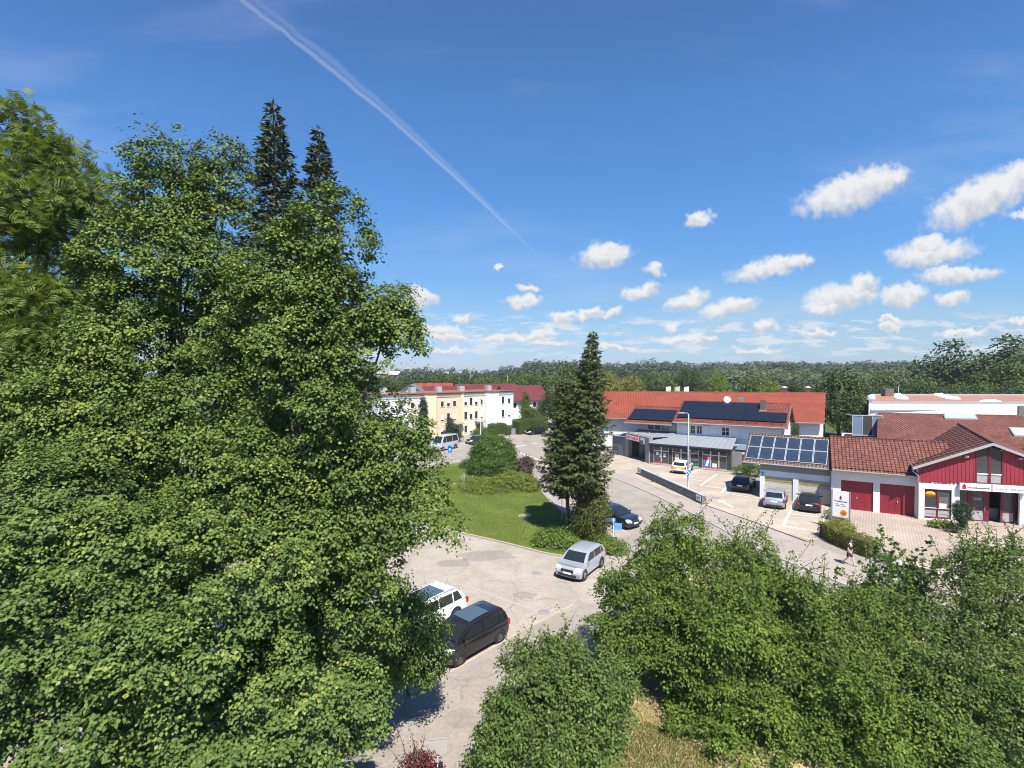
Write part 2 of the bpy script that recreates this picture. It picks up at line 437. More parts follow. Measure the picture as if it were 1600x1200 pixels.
M['lawn'] = grass_mat('lawn_grass', (0.105, 0.155, 0.026), (0.16, 0.205, 0.040), (0.26, 0.25, 0.085))
M['drygrass'] = grass_mat('dry_grass', (0.60, 0.45, 0.28), (0.45, 0.38, 0.18), (0.26, 0.28, 0.09), 0.7)
M['meadow'] = grass_mat('meadow', (0.07, 0.12, 0.03), (0.10, 0.15, 0.04), (0.14, 0.16, 0.06), 0.03)
M['pavers'] = brick_mat('court_pavers', (0.60, 0.50, 0.41), (0.50, 0.42, 0.345), (0.30, 0.25, 0.20), 0.24, 0.17, 0.02, 0.5, 0.6, noise=(0.25, 1.0))
M['slabs'] = brick_mat('parking_pavers', (0.55, 0.475, 0.39), (0.50, 0.43, 0.355), (0.40, 0.345, 0.285), 0.30, 0.22, 0.018, 0.5, 0.3, noise=(0.3, 1.0))


def stone_mat():
    m = bpy.data.materials.new('gabion_stone')
    m.use_nodes = True
    t = NT(m.node_tree)
    uv = t.n('ShaderNodeTexCoord').outputs['UV']
    vo = t.n('ShaderNodeTexVoronoi', Vector=uv, Scale=7.0)
    vd = t.n('ShaderNodeTexVoronoi', dict(feature='DISTANCE_TO_EDGE'), Vector=uv, Scale=7.0)
    c = t.ramp(t.n('ShaderNodeSeparateColor', i0=vo.outputs['Color']).outputs[0], [(0, (0.12, 0.12, 0.12)), (1, (0.36, 0.34, 0.31))])
    c = t.mix(t.math('SUBTRACT', 1.0, t.smooth(vd.outputs[0], 0.0, 0.12)), c, (0.05, 0.05, 0.05))
    b = t.n('ShaderNodeBsdfPrincipled', Base_Color=c, Roughness=0.9)
    bp = t.n('ShaderNodeBump', Strength=1.0, Distance=0.06, Height=vd.outputs[0])
    t.set(b.inputs['Normal'], bp.outputs[0])
    t.n('ShaderNodeOutputMaterial', Surface=b)
    return m


M['gabion'] = stone_mat()


def paint_mat(name, col, metal=0.0, rough=0.3):
    return surf(name, col, None, rough, metal=metal, spec=0.5, coat=0.6)


# ------------------------------------------------------------------ mesh builder with metric uv
class MB:
    def __init__(self):
        self.v, self.f, self.sm = [], [], []

    def face(self, pts, smooth=False):
        i = len(self.v)
        self.v += [tuple(p) for p in pts]
        self.f.append(list(range(i, i + len(pts))))
        self.sm.append(smooth)
        return self

    def add(self, verts, faces, smooth=False):
        i = len(self.v)
        self.v += [tuple(p) for p in verts]
        for f in faces:
            self.f.append([i + k for k in f])
            self.sm.append(smooth)
        return self

    def box(self, x0, x1, y0, y1, z0, z1):
        return self.add([(x0, y0, z0), (x1, y0, z0), (x1, y1, z0), (x0, y1, z0), (x0, y0, z1), (x1, y0, z1), (x1, y1, z1), (x0, y1, z1)],
                        [(0, 3, 2, 1), (4, 5, 6, 7), (0, 1, 5, 4), (1, 2, 6, 5), (2, 3, 7, 6), (3, 0, 4, 7)])

    def prism(self, poly, z0, z1, bottom=True):
        n = len(poly)
        vs = [(p[0], p[1], z0) for p in poly] + [(p[0], p[1], z1) for p in poly]
        fs = [tuple(range(n, 2 * n))] + [(i, (i + 1) % n, n + (i + 1) % n, n + i) for i in range(n)]
        if bottom:
            fs.append(tuple(reversed(range(n))))
        return self.add(vs, fs)

    def slab(self, pts, th):
        """a polygon given in space, thickened downwards"""
        n = len(pts)
        top = [tuple(p) for p in pts]
        bot = [(p[0], p[1], p[2] - th) for p in pts]
        return self.add(top + bot, [tuple(range(n)), tuple(reversed(range(n, 2 * n)))] + [(i, n + i, n + (i + 1) % n, (i + 1) % n) for i in range(n)])

    def tube(self, pts, rad, seg=8, cap=True):
        pts = [Vector(p) for p in pts]
        if not hasattr(rad, '__len__'):
            rad = [rad] * len(pts)
        vs, fs = [], []
        for k, p in enumerate(pts):
            d = (pts[min(k + 1, len(pts) - 1)] - pts[max(k - 1, 0)])
            d = d.normalized() if d.length > 1e-9 else Vector((0, 0, 1))
            a = d.cross(Vector((1, 0, 0)) if abs(d.z) > 0.8 else Vector((0, 0, 1))).normalized()
            b = d.cross(a)
            for s in range(seg):
                t = 2 * math.pi * s / seg
                vs.append(p + (a * math.cos(t) + b * math.sin(t)) * rad[k])
        for k in range(len(pts) - 1):
            for s in range(seg):
                s2 = (s + 1) % seg
                fs.append((k * seg + s, k * seg + s2, (k + 1) * seg + s2, (k + 1) * seg + s))
        if cap:
            fs.append(tuple(range(seg)))
            fs.append(tuple(range((len(pts) - 1) * seg, len(pts) * seg)))
        return self.add(vs, fs, True)

    def lathe(self, prof, c=(0, 0, 0), axis='z', seg=16):
        vs, fs = [], []
        for r, h in prof:
            for s in range(seg):
                t = 2 * math.pi * s / seg
                p = (r * math.cos(t), r * math.sin(t), h)
                if axis == 'y':
                    p = (p[0], h, p[1])
                vs.append((p[0] + c[0], p[1] + c[1], p[2] + c[2]))
        for k in range(len(prof) - 1):
            for s in range(seg):
                s2 = (s + 1) % seg
                fs.append((k * seg + s, k * seg + s2, (k + 1) * seg + s2, (k + 1) * seg + s))
        return self.add(vs, fs, True)

    def wall(self, x0, x1, z0, z1, y, holes=(), depth=0.14):
        """wall in the plane y facing -y, with rectangular holes (xa, xb, za, zb) and their reveals"""
        xs = sorted({x0, x1, *[h[0] for h in holes], *[h[1] for h in holes]})
        zs = sorted({z0, z1, *[h[2] for h in holes], *[h[3] for h in holes]})
        for i in range(len(xs) - 1):
            for j in range(len(zs) - 1):
                cx, cz = (xs[i] + xs[i + 1]) / 2, (zs[j] + zs[j + 1]) / 2
                if any(h[0] < cx < h[1] and h[2] < cz < h[3] for h in holes):
                    continue
                self.face([(xs[i], y, zs[j]), (xs[i + 1], y, zs[j]), (xs[i + 1], y, zs[j + 1]), (xs[i], y, zs[j + 1])])
        for a, b, c, d in holes:
            q = y + depth
            self.face([(a, y, c), (a, y, d), (a, q, d), (a, q, c)])
            self.face([(b, y, c), (b, q, c), (b, q, d), (b, y, d)])
            self.face([(a, y, d), (b, y, d), (b, q, d), (a, q, d)])
            self.face([(a, y, c), (a, q, c), (b, q, c), (b, y, c)])
        return self

    def build(self, name, mat, parent=None, smooth=None):
        me = bpy.data.meshes.new(name)
        me.from_pydata(self.v, [], self.f)
        sm = self.sm if smooth is None else [smooth] * len(self.f)
        me.polygons.foreach_set('use_smooth', sm)
        uvl = me.uv_layers.new(name='UVMap')
        for p in me.polygons:
            n = p.normal
            if abs(n.z) > 0.985:
                u, v = Vector((1, 0, 0)), Vector((0, 1, 0))
            else:
                u = Vector((-n.y, n.x, 0)).normalized()
                v = n.cross(u)
            for li in p.loop_indices:
                co = me.vertices[me.loops[li].vertex_index].co
                uvl.data[li].uv = (co.dot(u), co.dot(v))
        me.materials.append(M[mat] if isinstance(mat, str) else mat)
        o = bpy.data.objects.new(name, me)
        COL.objects.link(o)
        if parent:
            o.parent = parent
        return o


def tag(o, label=None, cat=None, group=None, kind=None):
    for k, v in (('label', label), ('category', cat), ('group', group), ('kind', kind)):
        if v:
            o[k] = v
    return o


def thing(name, label, cat, loc=(0, 0, 0), rz=0.0, group=None):
    o = bpy.data.objects.new(name, None)
    o.empty_display_size = 0.3
    COL.objects.link(o)
    o.location = loc
    o.rotation_euler = (0, 0, rz)
    return tag(o, label, cat, group)


def copy_tree(o, parent=None):
    c = o.copy()
    COL.objects.link(c)
    c.parent = parent
    for ch in list(o.children):
        copy_tree(ch, c)
    return c


def inst(mesh_obj, parent, loc=(0, 0, 0), rot=(0, 0, 0), scale=(1, 1, 1)):
    """another piece that shares the mesh"""
    c = mesh_obj.copy()
    COL.objects.link(c)
    c.parent = parent
    c.location, c.rotation_euler, c.scale = loc, rot, scale
    return c


def text(body, size, mat, parent, loc, rot, align='LEFT', name='lettering', width=None, bold=0.0):
    cu = bpy.data.curves.new(name, 'FONT')
    cu.body = body
    cu.size = size
    cu.align_x = align
    cu.extrude = 0.003
    cu.offset = bold
    cu.materials.append(M[mat])
    tmp = bpy.data.objects.new(name, cu)
    COL.objects.link(tmp)
    me = bpy.data.meshes.new_from_object(tmp.evaluated_get(bpy.context.evaluated_depsgraph_get()))
    me.name = name
    bpy.data.objects.remove(tmp)
    o = bpy.data.objects.new(name, me)
    COL.objects.link(o)
    o.parent = parent
    o.location = loc
    o.rotation_euler = rot
    if width:
        xs = [v.co.x for v in me.vertices]
        o.scale = (width / max(max(xs) - min(xs), 1e-3), 1, 1)
    return o


FRONT = (math.pi / 2, 0, 0)      # lettering that faces local -y


def sheet(name, pts, z, mat, kind='structure', parent=None):
    m = MB().face([(p[0], p[1], z) for p in pts])
    o = m.build(name, mat, parent)
    if not parent:
        tag(o, kind=kind)
    return o


def px_poly(pts, z=0.0):
    return [G(*p, z) for p in pts]


def strip(pts, w):
    """polygon of a band of width w centred on a ground polyline"""
    L, Rr = [], []
    for i, p in enumerate(pts):
        d = (pts[min(i + 1, len(pts) - 1)] - pts[max(i - 1, 0)]).normalized()
        n = Vector((-d.y, d.x, 0))
        L.append(p + n * w / 2)
        Rr.append(p - n * w / 2)
    return L, Rr


def band(name, pts, w, z0, z1, mat, parent=None, kind='structure'):
    L, Rr = strip(pts, w)
    m = MB()
    for i in range(len(pts) - 1):
        a, b, c, d = Rr[i], Rr[i + 1], L[i + 1], L[i]
        if z1 - z0 < 0.002:
            m.face([(q.x, q.y, z1) for q in (a, b, c, d)])
        else:
            m.prism([a, b, c, d], z0, z1)
    o = m.build(name, mat, parent)
    if not parent:
        tag(o, kind=kind)
    return o


def smooth_line(pts, n=5):
    out = []
    P = [Vector(p) for p in pts]
    for i in range(len(P) - 1):
        p0, p1, p2, p3 = P[max(i - 1, 0)], P[i], P[i + 1], P[min(i + 2, len(P) - 1)]
        for k in range(n):
            t = k / n
            out.append(0.5 * ((2 * p1) + (p2 - p0) * t + (2 * p0 - 5 * p1 + 4 * p2 - p3) * t * t + (3 * p1 - p0 - 3 * p2 + p3) * t ** 3))
    out.append(P[-1])
    return out


# ------------------------------------------------------------------ foliage (numpy, real leaf faces)
def _n(v):
    return v / np.maximum(np.linalg.norm(v, axis=1, keepdims=True), 1e-9)


LEAF = {
    'maple': (np.array([(0, 0, 0), (.50, .14, -.03), (.24, .42, .05), (.42, .76, -.05), (0, 1.0, -.08), (-.42, .76, -.05), (-.24, .42, .05), (-.50, .14, -.03)], float), [tuple(range(8))]),
    'lobed': (np.array([(0, 0, 0), (.50, .22, -.04), (.30, .68, .05), (0, 1, -.06), (-.30, .68, .05), (-.50, .22, -.04)], float), [tuple(range(6))]),
    'kite': (np.array([(0, 0, 0), (.46, .42, .07), (0, 1, -.06), (-.46, .42, .07)], float), [(0, 1, 2), (0, 2, 3)]),
    'oval': (np.array([(0, 0, 0), (.30, .5, .10), (0, 1, -.05), (-.30, .5, .10)], float), [(0, 1, 2), (0, 2, 3)]),
    'tuft': (np.array([(0, 0, 0), (.17, .45, 0), (0, 1, .0), (-.17, .45, 0)], float), [(0, 1, 2, 3)]),
}
_pv, _pf = [], []
for _k in range(4):                     # a compound leaf: pairs of narrow leaflets along a rachis
    for _s in (-1, 1):
        y = 0.12 + 0.23 * _k
        b = len(_pv)
        _pv += [(0, y - .05, 0), (_s * .42, y + .10, -.02), (0, y + .12, .02)]
        _pf.append((b, b + 1, b + 2) if _s > 0 else (b, b + 2, b + 1))
LEAF['pinnate'] = (np.array(_pv, float), _pf)


def leaf_mesh(name, pos, nrm, size, kind, mat, rng, axis=None, parent=None, clump_rnd=None):
    T, F = LEAF[kind]
    N, k = len(pos), len(T)
    n = _n(nrm)
    if axis is None:
        axis = rng.normal(size=(N, 3))
    b = _n(axis - n * (axis * n).sum(1, keepdims=True))
    t = np.cross(b, n)
    size = size.reshape(N, 1, 1)
    V = pos[:, None, :] + size * (t[:, None, :] * T[None, :, 0:1] + b[:, None, :] * T[None, :, 1:2] + n[:, None, :] * T[None, :, 2:3])
    V = V.reshape(-1, 3).astype(np.float32)
    lens = np.array([len(f) for f in F])
    flat = np.concatenate([np.array(f) for f in F])
    loops = (np.arange(N)[:, None] * k + flat[None, :]).reshape(-1).astype(np.int32)
    tot = np.tile(lens, N).astype(np.int32)
    start = np.concatenate([[0], np.cumsum(tot)[:-1]]).astype(np.int32)
    me = bpy.data.meshes.new(name)
    me.vertices.add(len(V))
    me.vertices.foreach_set('co', V.reshape(-1))
    me.loops.add(len(loops))
    me.loops.foreach_set('vertex_index', loops)
    me.polygons.add(len(tot))
    me.polygons.foreach_set('loop_start', start)
    me.update(calc_edges=True)
    at = me.attributes.new('rnd', 'FLOAT', 'FACE')
    r = rng.random(N)
    if clump_rnd is not None:
        r = 0.55 * r + 0.45 * clump_rnd
    at.data.foreach_set('value', np.repeat(r, len(F)).astype(np.float32))
    me.materials.append(M[mat] if isinstance(mat, str) else mat)
    o = bpy.data.objects.new(name, me)
    COL.objects.link(o)
    if parent:
        o.parent = parent
    return o


def sphere_dirs(rng, n, up=0.0):
    d = rng.normal(size=(n, 3))
    d[:, 2] += up
    return _n(d)


def clump_centres(rng, ells, per_m2, shell=0.6, up=0.15, rough=0.12, front=0.0):
    """clump centres through the outer shell of a union of ellipsoids (cx,cy,cz,rx,ry,rz)"""
    out, outdir = [], []
    E = np.array(ells, float)
    for e in E:
        c, r = e[:3], e[3:]
        area = 4 * math.pi * ((r[0] * r[1]) ** 1.6 / 3 + (r[0] * r[2]) ** 1.6 / 3 + (r[1] * r[2]) ** 1.6 / 3) ** (1 / 1.6)
        n = max(6, int(area * per_m2))
        d = sphere_dirs(rng, n, up)
        if front:
            d[:, 1] -= front
            d = _n(d)
        f = 1 - (1 - shell) * rng.random(n) ** 1.4
        f *= 1 + rough * rng.normal(size=n)
        p = c + d * r * f[:, None]
        keep = np.ones(n, bool)
        for e2 in E:
            if e2 is e:
                continue
            q = np.linalg.norm((p - e2[:3]) / e2[3:], axis=1)
            keep &= q > shell * 0.75
        out.append(p[keep])
        outdir.append(_n(d / r)[keep])
    return np.concatenate(out), np.concatenate(outdir)


def boughs(rng, C, O, R0, sub, flat=0.6):
    """spread every centre into a dome of sub-clumps: lit tops, dark undersides, gaps between"""
    n = len(C)
    k = np.maximum(4, (sub * (0.6 + 0.8 * rng.random(n))).astype(int))
    idx = np.repeat(np.arange(n), k)
    d = rng.normal(size=(len(idx), 3)) + O[idx] * 0.7
    d[:, 2] = np.abs(d[:, 2]) * 0.9 - 0.25
    d = _n(d)
    rad = (R0 * (0.6 + 0.8 * rng.random(n)))[idx] * (0.74 + 0.28 * rng.random(len(idx)))
    off = d * rad[:, None]
    off[:, 2] *= flat * (0.7 + 0.9 * rng.random(n))[idx]
    ox = O[idx]
    off[:, 2] -= (off[:, 0] * ox[:, 0] + off[:, 1] * ox[:, 1]) * (0.15 + 0.6 * rng.random(n))[idx]        # boughs hang outwards, each a little differently
    return C[idx] + off, _n(d + O[idx] * 0.6), idx


def leaves_for(rng, C, O, per, spread, flat=0.5, outw=0.45, upw=0.75, jit=0.55):
    N = len(C)
    k = np.maximum(3, (per * (0.6 + 0.8 * rng.random(N))).astype(int))
    idx = np.repeat(np.arange(N), k)
    sp = (spread * (0.65 + 0.7 * rng.random(N)))[idx]
    off = rng.normal(size=(len(idx), 3)) * 0.5
    off[:, 2] *= flat
    rad2 = off[:, 0] ** 2 + off[:, 1] ** 2
    off[:, 2] -= 0.35 * rad2                      # umbrella droop at the rim
    pos = C[idx] + off * sp[:, None]
    nrm = O[idx] * outw + np.array([0, 0, upw]) + np.concatenate([off[:, :2] * 0.6, np.zeros((len(idx), 1))], 1) + rng.normal(size=(len(idx), 3)) * jit
    crnd = rng.random(N)[idx]
    ax = off + O[idx] * 0.6 + rng.normal(size=(len(idx), 3)) * 0.5
    ax[:, 2] -= 0.25
    return pos, nrm, crnd, ax


def limbs(mb, rng, base, top, r0, targets, r_tip=0.02):
    """tapered leaning trunk and limbs reaching to clumps of foliage"""
    base, top = np.array(base), np.array(top)
    n = 7
    ctrl = [base + (top - base) * t + np.append(rng.normal(size=2) * 0.12 * (t > 0), 0) for t in np.linspace(0, 1, n)]
    ctrl[0] = base.copy()
    rr = [r0 * 1.35] + [r0 * (1 - 0.85 * t) + 0.015 for t in np.linspace(0, 1, n)[1:]]
    mb.tube([tuple(p) for p in ctrl], rr, 8)
    for tg in targets:
        h = tg[2] - base[2]
        zz = base[2] + h * (0.45 + 0.25 * rng.random())
        f = np.clip((zz - base[2]) / (top[2] - base[2]), 0.12, 0.92)
        i = f * (n - 1)
        a = ctrl[int(i)] + (ctrl[min(int(i) + 1, n - 1)] - ctrl[int(i)]) * (i - int(i))
        v = tg - a
        mid = a + v * 0.5 + np.array([0, 0, -0.08 * np.linalg.norm(v)]) + rng.normal(size=3) * 0.12
        ra = r0 * (1 - 0.85 * f) * 0.55 + 0.012
        mb.tube([tuple(a), tuple(mid), tuple(tg)], [ra, ra * 0.6, r_tip], 5, cap=False)


def make_tree(name, label, cat, base, ells, leafkind, mat, leaf, per_m2, per, spread, seed, trunk_r=0.2, nl=24, bark='bark', group=None, shell=0.6,
              flat=0.5, upw=0.75, outw=0.45, jit=0.55, rough=0.12, shoots=0, shoot_len=1.0, toppt=None, up=0.15, bough=None):
    rng = np.random.default_rng(seed)
    root = thing(name, label, cat, base, 0, group)
    b = np.array(base, float)
    el = [(e[0] - b[0], e[1] - b[1], e[2] - b[2], *e[3:]) for e in ells]
    if bough:
        el = [(*e[:3], *[max(.25, q - .85 * bough[0]) for q in e[3:]]) for e in el]
    C, O = clump_centres(rng, el, per_m2, shell, up, rough, .55 if bough else 0)
    keep = C[:, 2] > 0.25
    C, O = C[keep], O[keep]
    C0 = C
    if bough:
        C, O, _ = boughs(rng, C, O, *bough)
        kp = C[:, 2] > 0.2
        C, O = C[kp], O[kp]
    pos, nrm, cr, ax = leaves_for(rng, C, O, per, spread, flat, outw, upw, jit)
    size = leaf * (0.7 + 0.6 * rng.random(len(pos)))
    mb = MB()
    C_all, C = C, C0
    sel = C[rng.choice(len(C), min(nl, len(C)), replace=False)]
    etop = max(el, key=lambda e: e[2] + e[5])
    top = toppt if toppt is not None else (etop[0], etop[1], etop[2] + etop[5] * 0.75)
    limbs(mb, rng, (0, 0, -0.1), top, trunk_r, sel)
    C = C_all
    if shoots:                          # long leafy shoots standing out of the crown
        topc = C[np.argsort(-(O[:, 2] + 0.4 * rng.random(len(O))))[:shoots * 3]]
        topc = topc[rng.choice(len(topc), min(shoots, len(topc)), replace=False)]
        P2, N2, A2, C2 = [], [], [], []
        for c in topc:
            d = np.array([rng.normal() * 0.45, rng.normal() * 0.35, 1.0])
            L = shoot_len * (0.5 + rng.random())
            bend = rng.normal(size=3) * 0.25
            pts = [c + d * L * s + bend * s * s * L for s in (0, 0.35, 0.7, 1.0)]
            mb.tube([tuple(p) for p in pts], [0.018, 0.013, 0.009, 0.004], 4, cap=False)
            m = int(L * 34)
            s = rng.random(m)
            q = c + d * L * s[:, None] + bend * (s ** 2)[:, None] * L
            P2.append(q + rng.normal(size=(m, 3)) * 0.05)
            N2.append(rng.normal(size=(m, 3)) * 0.7 + np.array([0, 0, .6]))
            A2.append(rng.normal(size=(m, 3)) + np.array([0, 0, .2]))
            C2.append(np.full(m, 0.55 + 0.45 * rng.random()))
        pos = np.concatenate([pos] + P2)
        nrm = np.concatenate([nrm] + N2)
        ax = np.concatenate([ax] + A2)
        cr = np.concatenate([cr] + C2)
        size = np.concatenate([size, leaf * (0.6 + 0.6 * rng.random(len(pos) - len(size)))])
    mb.build('trunk', bark, root)
    cw = leaf_mesh('crown', pos, nrm, size, leafkind, mat, rng, ax, root, cr)
    tag(cw, kind='stuff')
    return root


def make_shrub(name, label, base, ells, mat, leaf, per_m2, per, spread, seed, kind='oval', cat='shrub', group=None, shell=0.7, flat=0.7, upw=0.5, outw=0.8, jit=0.5,
               rough=0.06, stems=7, bark='bark', shoots=0, shoot_len=0.6):
    return make_tree(name, label, cat, base, ells, kind, mat, leaf, per_m2, per, spread, seed, 0.05, stems, bark, group, shell, flat, upw, outw, jit, rough,
                     shoots=shoots, shoot_len=shoot_len)


def make_spruce(name, label, base, height, rad, z0, mat, seed, group=None, lean=(0, 0), step=0.28, tuft=0.30, dens=1.0, bulge=1.0, trunk_r=0.2, power=0.8, cat='spruce tree'):
    rng = np.random.default_rng(seed)
    root = thing(name, label, cat, base, 0, group)
    mb = MB()
    hs = np.linspace(0, height, 9)
    mb.tube([(lean[0] * h / height, lean[1] * h / height, h - 0.1 * (h == 0)) for h in hs], [trunk_r * (1 - 0.93 * h / height) + 0.012 for h in hs], 9)
    P, A, Nn, C = [], [], [], []
    z = z0
    while z < height - 0.05:
        t = (z - z0) / (height - z0)
        env = rad * ((1 - t) ** power) * min(1.0, 0.55 + t * 5) * bulge
        nb = max(4, int(5 + 4 * (1 - t)))
        ph = rng.random() * 6.28
        for k in range(nb):
            a = ph + 6.28 * k / nb + rng.normal() * 0.18
            L = max(0.16, env * (0.68 + 0.5 * rng.random()))
            zz = z + rng.normal() * 0.08
            o = np.array([lean[0] * zz / height, lean[1] * zz / height, zz])
            dr = np.array([math.cos(a), math.sin(a), 0])
            sd = np.array([-math.sin(a), math.cos(a), 0])
            droop = (0.10 - 0.42 * (1 - t)) * L
            crn = rng.random()
            m = max(3, int(dens * L / 0.075))
            s = 0.12 + 0.88 * rng.random(m) ** 0.75
            side = rng.normal(size=m) * 0.30 * (1.12 - s) * L * 0.75 + rng.normal(size=m) * 0.05
            pos = o + dr * (s * L)[:, None] + sd * side[:, None]
            pos[:, 2] += droop * s ** 1.2 + 0.20 * L * s ** 3 - 0.30 * np.abs(side) + rng.normal(size=m) * 0.035
            ax = dr * (0.8 + 0.3 * rng.random(m))[:, None] + sd * (np.sign(side) * (0.5 + 0.5 * rng.random(m)))[:, None]
            ax[:, 2] += -0.45 + 0.55 * rng.normal(size=m) + 0.8 * t
            P.append(pos)
            A.append(ax)
            Nn.append(np.array([0, 0, 1.0]) + dr * 0.55 + rng.normal(size=(m, 3)) * 0.45)
            C.append(np.full(m, crn))
            if L > 0.5 and k % 2 == 0:
                e = o + dr * L * 0.9
                mb.tube([tuple(o), tuple(o + dr * L * 0.5 + np.array([0, 0, droop * 0.45])), tuple(e + np.array([0, 0, droop + 0.12 * L]))], [0.03, 0.02, 0.006], 4, cap=False)
        z += step * (0.75 + 0.5 * (1 - t)) * (0.8 + 0.4 * rng.random())
    pos, ax, nrm, cr = map(np.concatenate, (P, A, Nn, C))
    size = tuft * (0.6 + 0.7 * rng.random(len(pos)))
    mb.build('trunk', 'bark_red', root)
    cw = leaf_mesh('crown', pos, nrm, size, 'tuft', mat, rng, ax, root, cr)
    tag(cw, kind='stuff')
    return root


def make_hedge(name, label, pts, w, h, mat, seed, leaf=0.09, dens=260, round_top=0.15):
    """clipped hedge along a ground polyline"""
    rng = np.random.default_rng(seed)
    base = pts[0]
    root = thing(name, label, 'hedge', base)
    P, N = [], []
    mb = MB()
    for a, b in zip(pts[:-1], pts[1:]):
        a2, b2 = a - base, b - base
        L = (b2 - a2).length
        d = np.array((b2 - a2).normalized())
        n = np.array([-d[1], d[0], 0])
        k = int(dens * L * (2 * h + w))
        s = rng.random(k) * L
        q = rng.random(k) * (2 * h + w)
        lumps = 0.06 * np.sin(s * 3.1 + seed) + 0.05 * np.sin(s * 7.3 + q * 2) + rng.normal(size=k) * 0.035
        side = np.where(q < h, -1, np.where(q > h + w, 1, 0))
        off = np.where(q < h, -w / 2 - lumps, np.where(q > h + w, w / 2 + lumps, q - h - w / 2))
        zz = np.where(q < h, q, np.where(q > h + w, q - h - w, h + lumps))
        edge = np.clip((zz - (h - round_top)) / round_top, 0, 1) * (side != 0)
        off = off - np.sign(off) * edge ** 2 * round_top * 0.6
        p = np.array(a2) + d * s[:, None] + n * off[:, None]
        p[:, 2] = np.maximum(zz, 0.04)
        P.append(p)
        N.append(n * side[:, None] * 1.0 + np.array([0, 0, .45]) + rng.normal(size=(k, 3)) * 0.5)
        mid = int(max(2, L / 0.6))
        for t in range(mid):                     # stems and twigs inside
            c = np.array(a2) + d * (t + 0.5) * L / mid
            mb.tube([tuple(c), tuple(c + np.array([rng.normal() * .1, rng.normal() * .1, h * .8]))], [0.03, 0.01], 5)
        # dense twig body that stops light passing straight through
        ww = w / 2 - 0.13
        nn = Vector(n)
        pl = [a2 + nn * ww, a2 - nn * ww, b2 - nn * ww, b2 + nn * ww]
        mb.prism(pl, 0.03, h - 0.16)
    for (e, q_) in ((pts[0], pts[1]), (pts[-1], pts[-2])):        # end faces
        dd = np.array((e - q_).normalized())
        n = np.array([-dd[1], dd[0], 0])
        k = int(dens * w * h)
        u_ = (rng.random(k) - .5) * w
        p = np.array(e - base) + n * u_[:, None] + dd * (rng.normal(size=k) * .04 + .03)[:, None]
        p[:, 2] = rng.random(k) * h
        P.append(p)
        N.append(dd + np.array([0, 0, .4]) + rng.normal(size=(k, 3)) * .5)
    pos, nrm = np.concatenate(P), np.concatenate(N)
    mb.build('stems', 'bark', root)
    o = leaf_mesh('foliage', pos, nrm, leaf * (0.7 + 0.6 * rng.random(len(pos))), 'oval', mat, rng, None, root)
    tag(o, kind='stuff')
    return root


leaf_mat('maple_leaf', (0.032, 0.066, 0.011), (0.150, 0.212, 0.046), 0.14, (0.32, 0.32, 0.06))
leaf_mat('maple_leaf_bright', (0.029, 0.064, 0.012), (0.142, 0.208, 0.050), 0.14, (0.31, 0.32, 0.07))
leaf_mat('ash_leaf', (0.055, 0.095, 0.016), (0.19, 0.245, 0.055), 0.35)
leaf_mat('hornbeam_leaf', (0.050, 0.098, 0.015), (0.168, 0.245, 0.046), 0.34, (0.27, 0.33, 0.06))
leaf_mat('privet_leaf', (0.048, 0.092, 0.018), (0.158, 0.23, 0.056), 0.32, (0.26, 0.32, 0.085))
leaf_mat('laurel_leaf', (0.032, 0.072, 0.012), (0.10, 0.17, 0.028), 0.2, rough=0.35)
leaf_mat('juniper_leaf', (0.062, 0.098, 0.016), (0.19, 0.225, 0.036), 0.2)
leaf_mat('spruce_needle', (0.042, 0.066, 0.020), (0.110, 0.138, 0.042), 0.12)
leaf_mat('dark_spruce_needle', (0.028, 0.045, 0.028), (0.085, 0.108, 0.060), 0.12)
leaf_mat('cypress_scale', (0.012, 0.032, 0.016), (0.035, 0.065, 0.03), 0.1)
leaf_mat('hedge_leaf', (0.085, 0.115, 0.016), (0.21, 0.235, 0.035), 0.25, (0.34, 0.28, 0.05))
leaf_mat('green_hedge_leaf', (0.045, 0.09, 0.016), (0.11, 0.175, 0.03), 0.25)
leaf_mat('barberry_leaf', (0.055, 0.012, 0.014), (0.17, 0.035, 0.035), 0.3)
leaf_mat('purple_leaf', (0.05, 0.03, 0.03), (0.12, 0.085, 0.075), 0.25)
leaf_mat('yew_leaf', (0.035, 0.055, 0.012), (0.125, 0.14, 0.03), 0.2)
leaf_mat('far_dark_leaf', (0.028, 0.052, 0.016), (0.08, 0.115, 0.034), 0.2)
leaf_mat('far_mid_leaf', (0.042, 0.078, 0.016), (0.125, 0.17, 0.036), 0.25)
leaf_mat('far_bright_leaf', (0.075, 0.13, 0.014), (0.20, 0.27, 0.035), 0.3)
leaf_mat('far_yellow_leaf', (0.10, 0.115, 0.02), (0.28, 0.27, 0.065), 0.3)
leaf_mat('willow_leaf', (0.09, 0.115, 0.06), (0.21, 0.245, 0.14), 0.25)
leaf_mat('forest_leaf', (0.022, 0.044, 0.024), (0.085, 0.110, 0.052), 0.2)
leaf_mat('grass_blade', (0.10, 0.14, 0.022), (0.22, 0.265, 0.06), 0.3)
leaf_mat('dry_blade', (0.34, 0.26, 0.13), (0.56, 0.46, 0.28), 0.3)

# ================================================================== GROUND
sheet('ground', [(-3000, -400, 0), (3000, -400, 0), (3000, 4000, 0), (-3000, 4000, 0)], -0.01, 'meadow')
sheet('road', [(-70, 8), (62, 8), (80, 60), (70, 92), (44, 100), (26, 118), (24, 175), (10, 175), (4, 122), (-4, 112), (-30, 86), (-70, 60)], 0.0, 'asphalt')
# parking lot in front, its own rougher asphalt
sheet('parking_lot', px_poly([(560, 860), (600, 815), (700, 830), (740, 839), (800, 853), (850, 865), (885, 872), (960, 862), (1000, 880), (960, 935), (906, 947), (830, 980), (715, 1048), (640, 1090), (400, 1200), (100, 1150), (300, 900)]), 0.004, 'asphalt2')

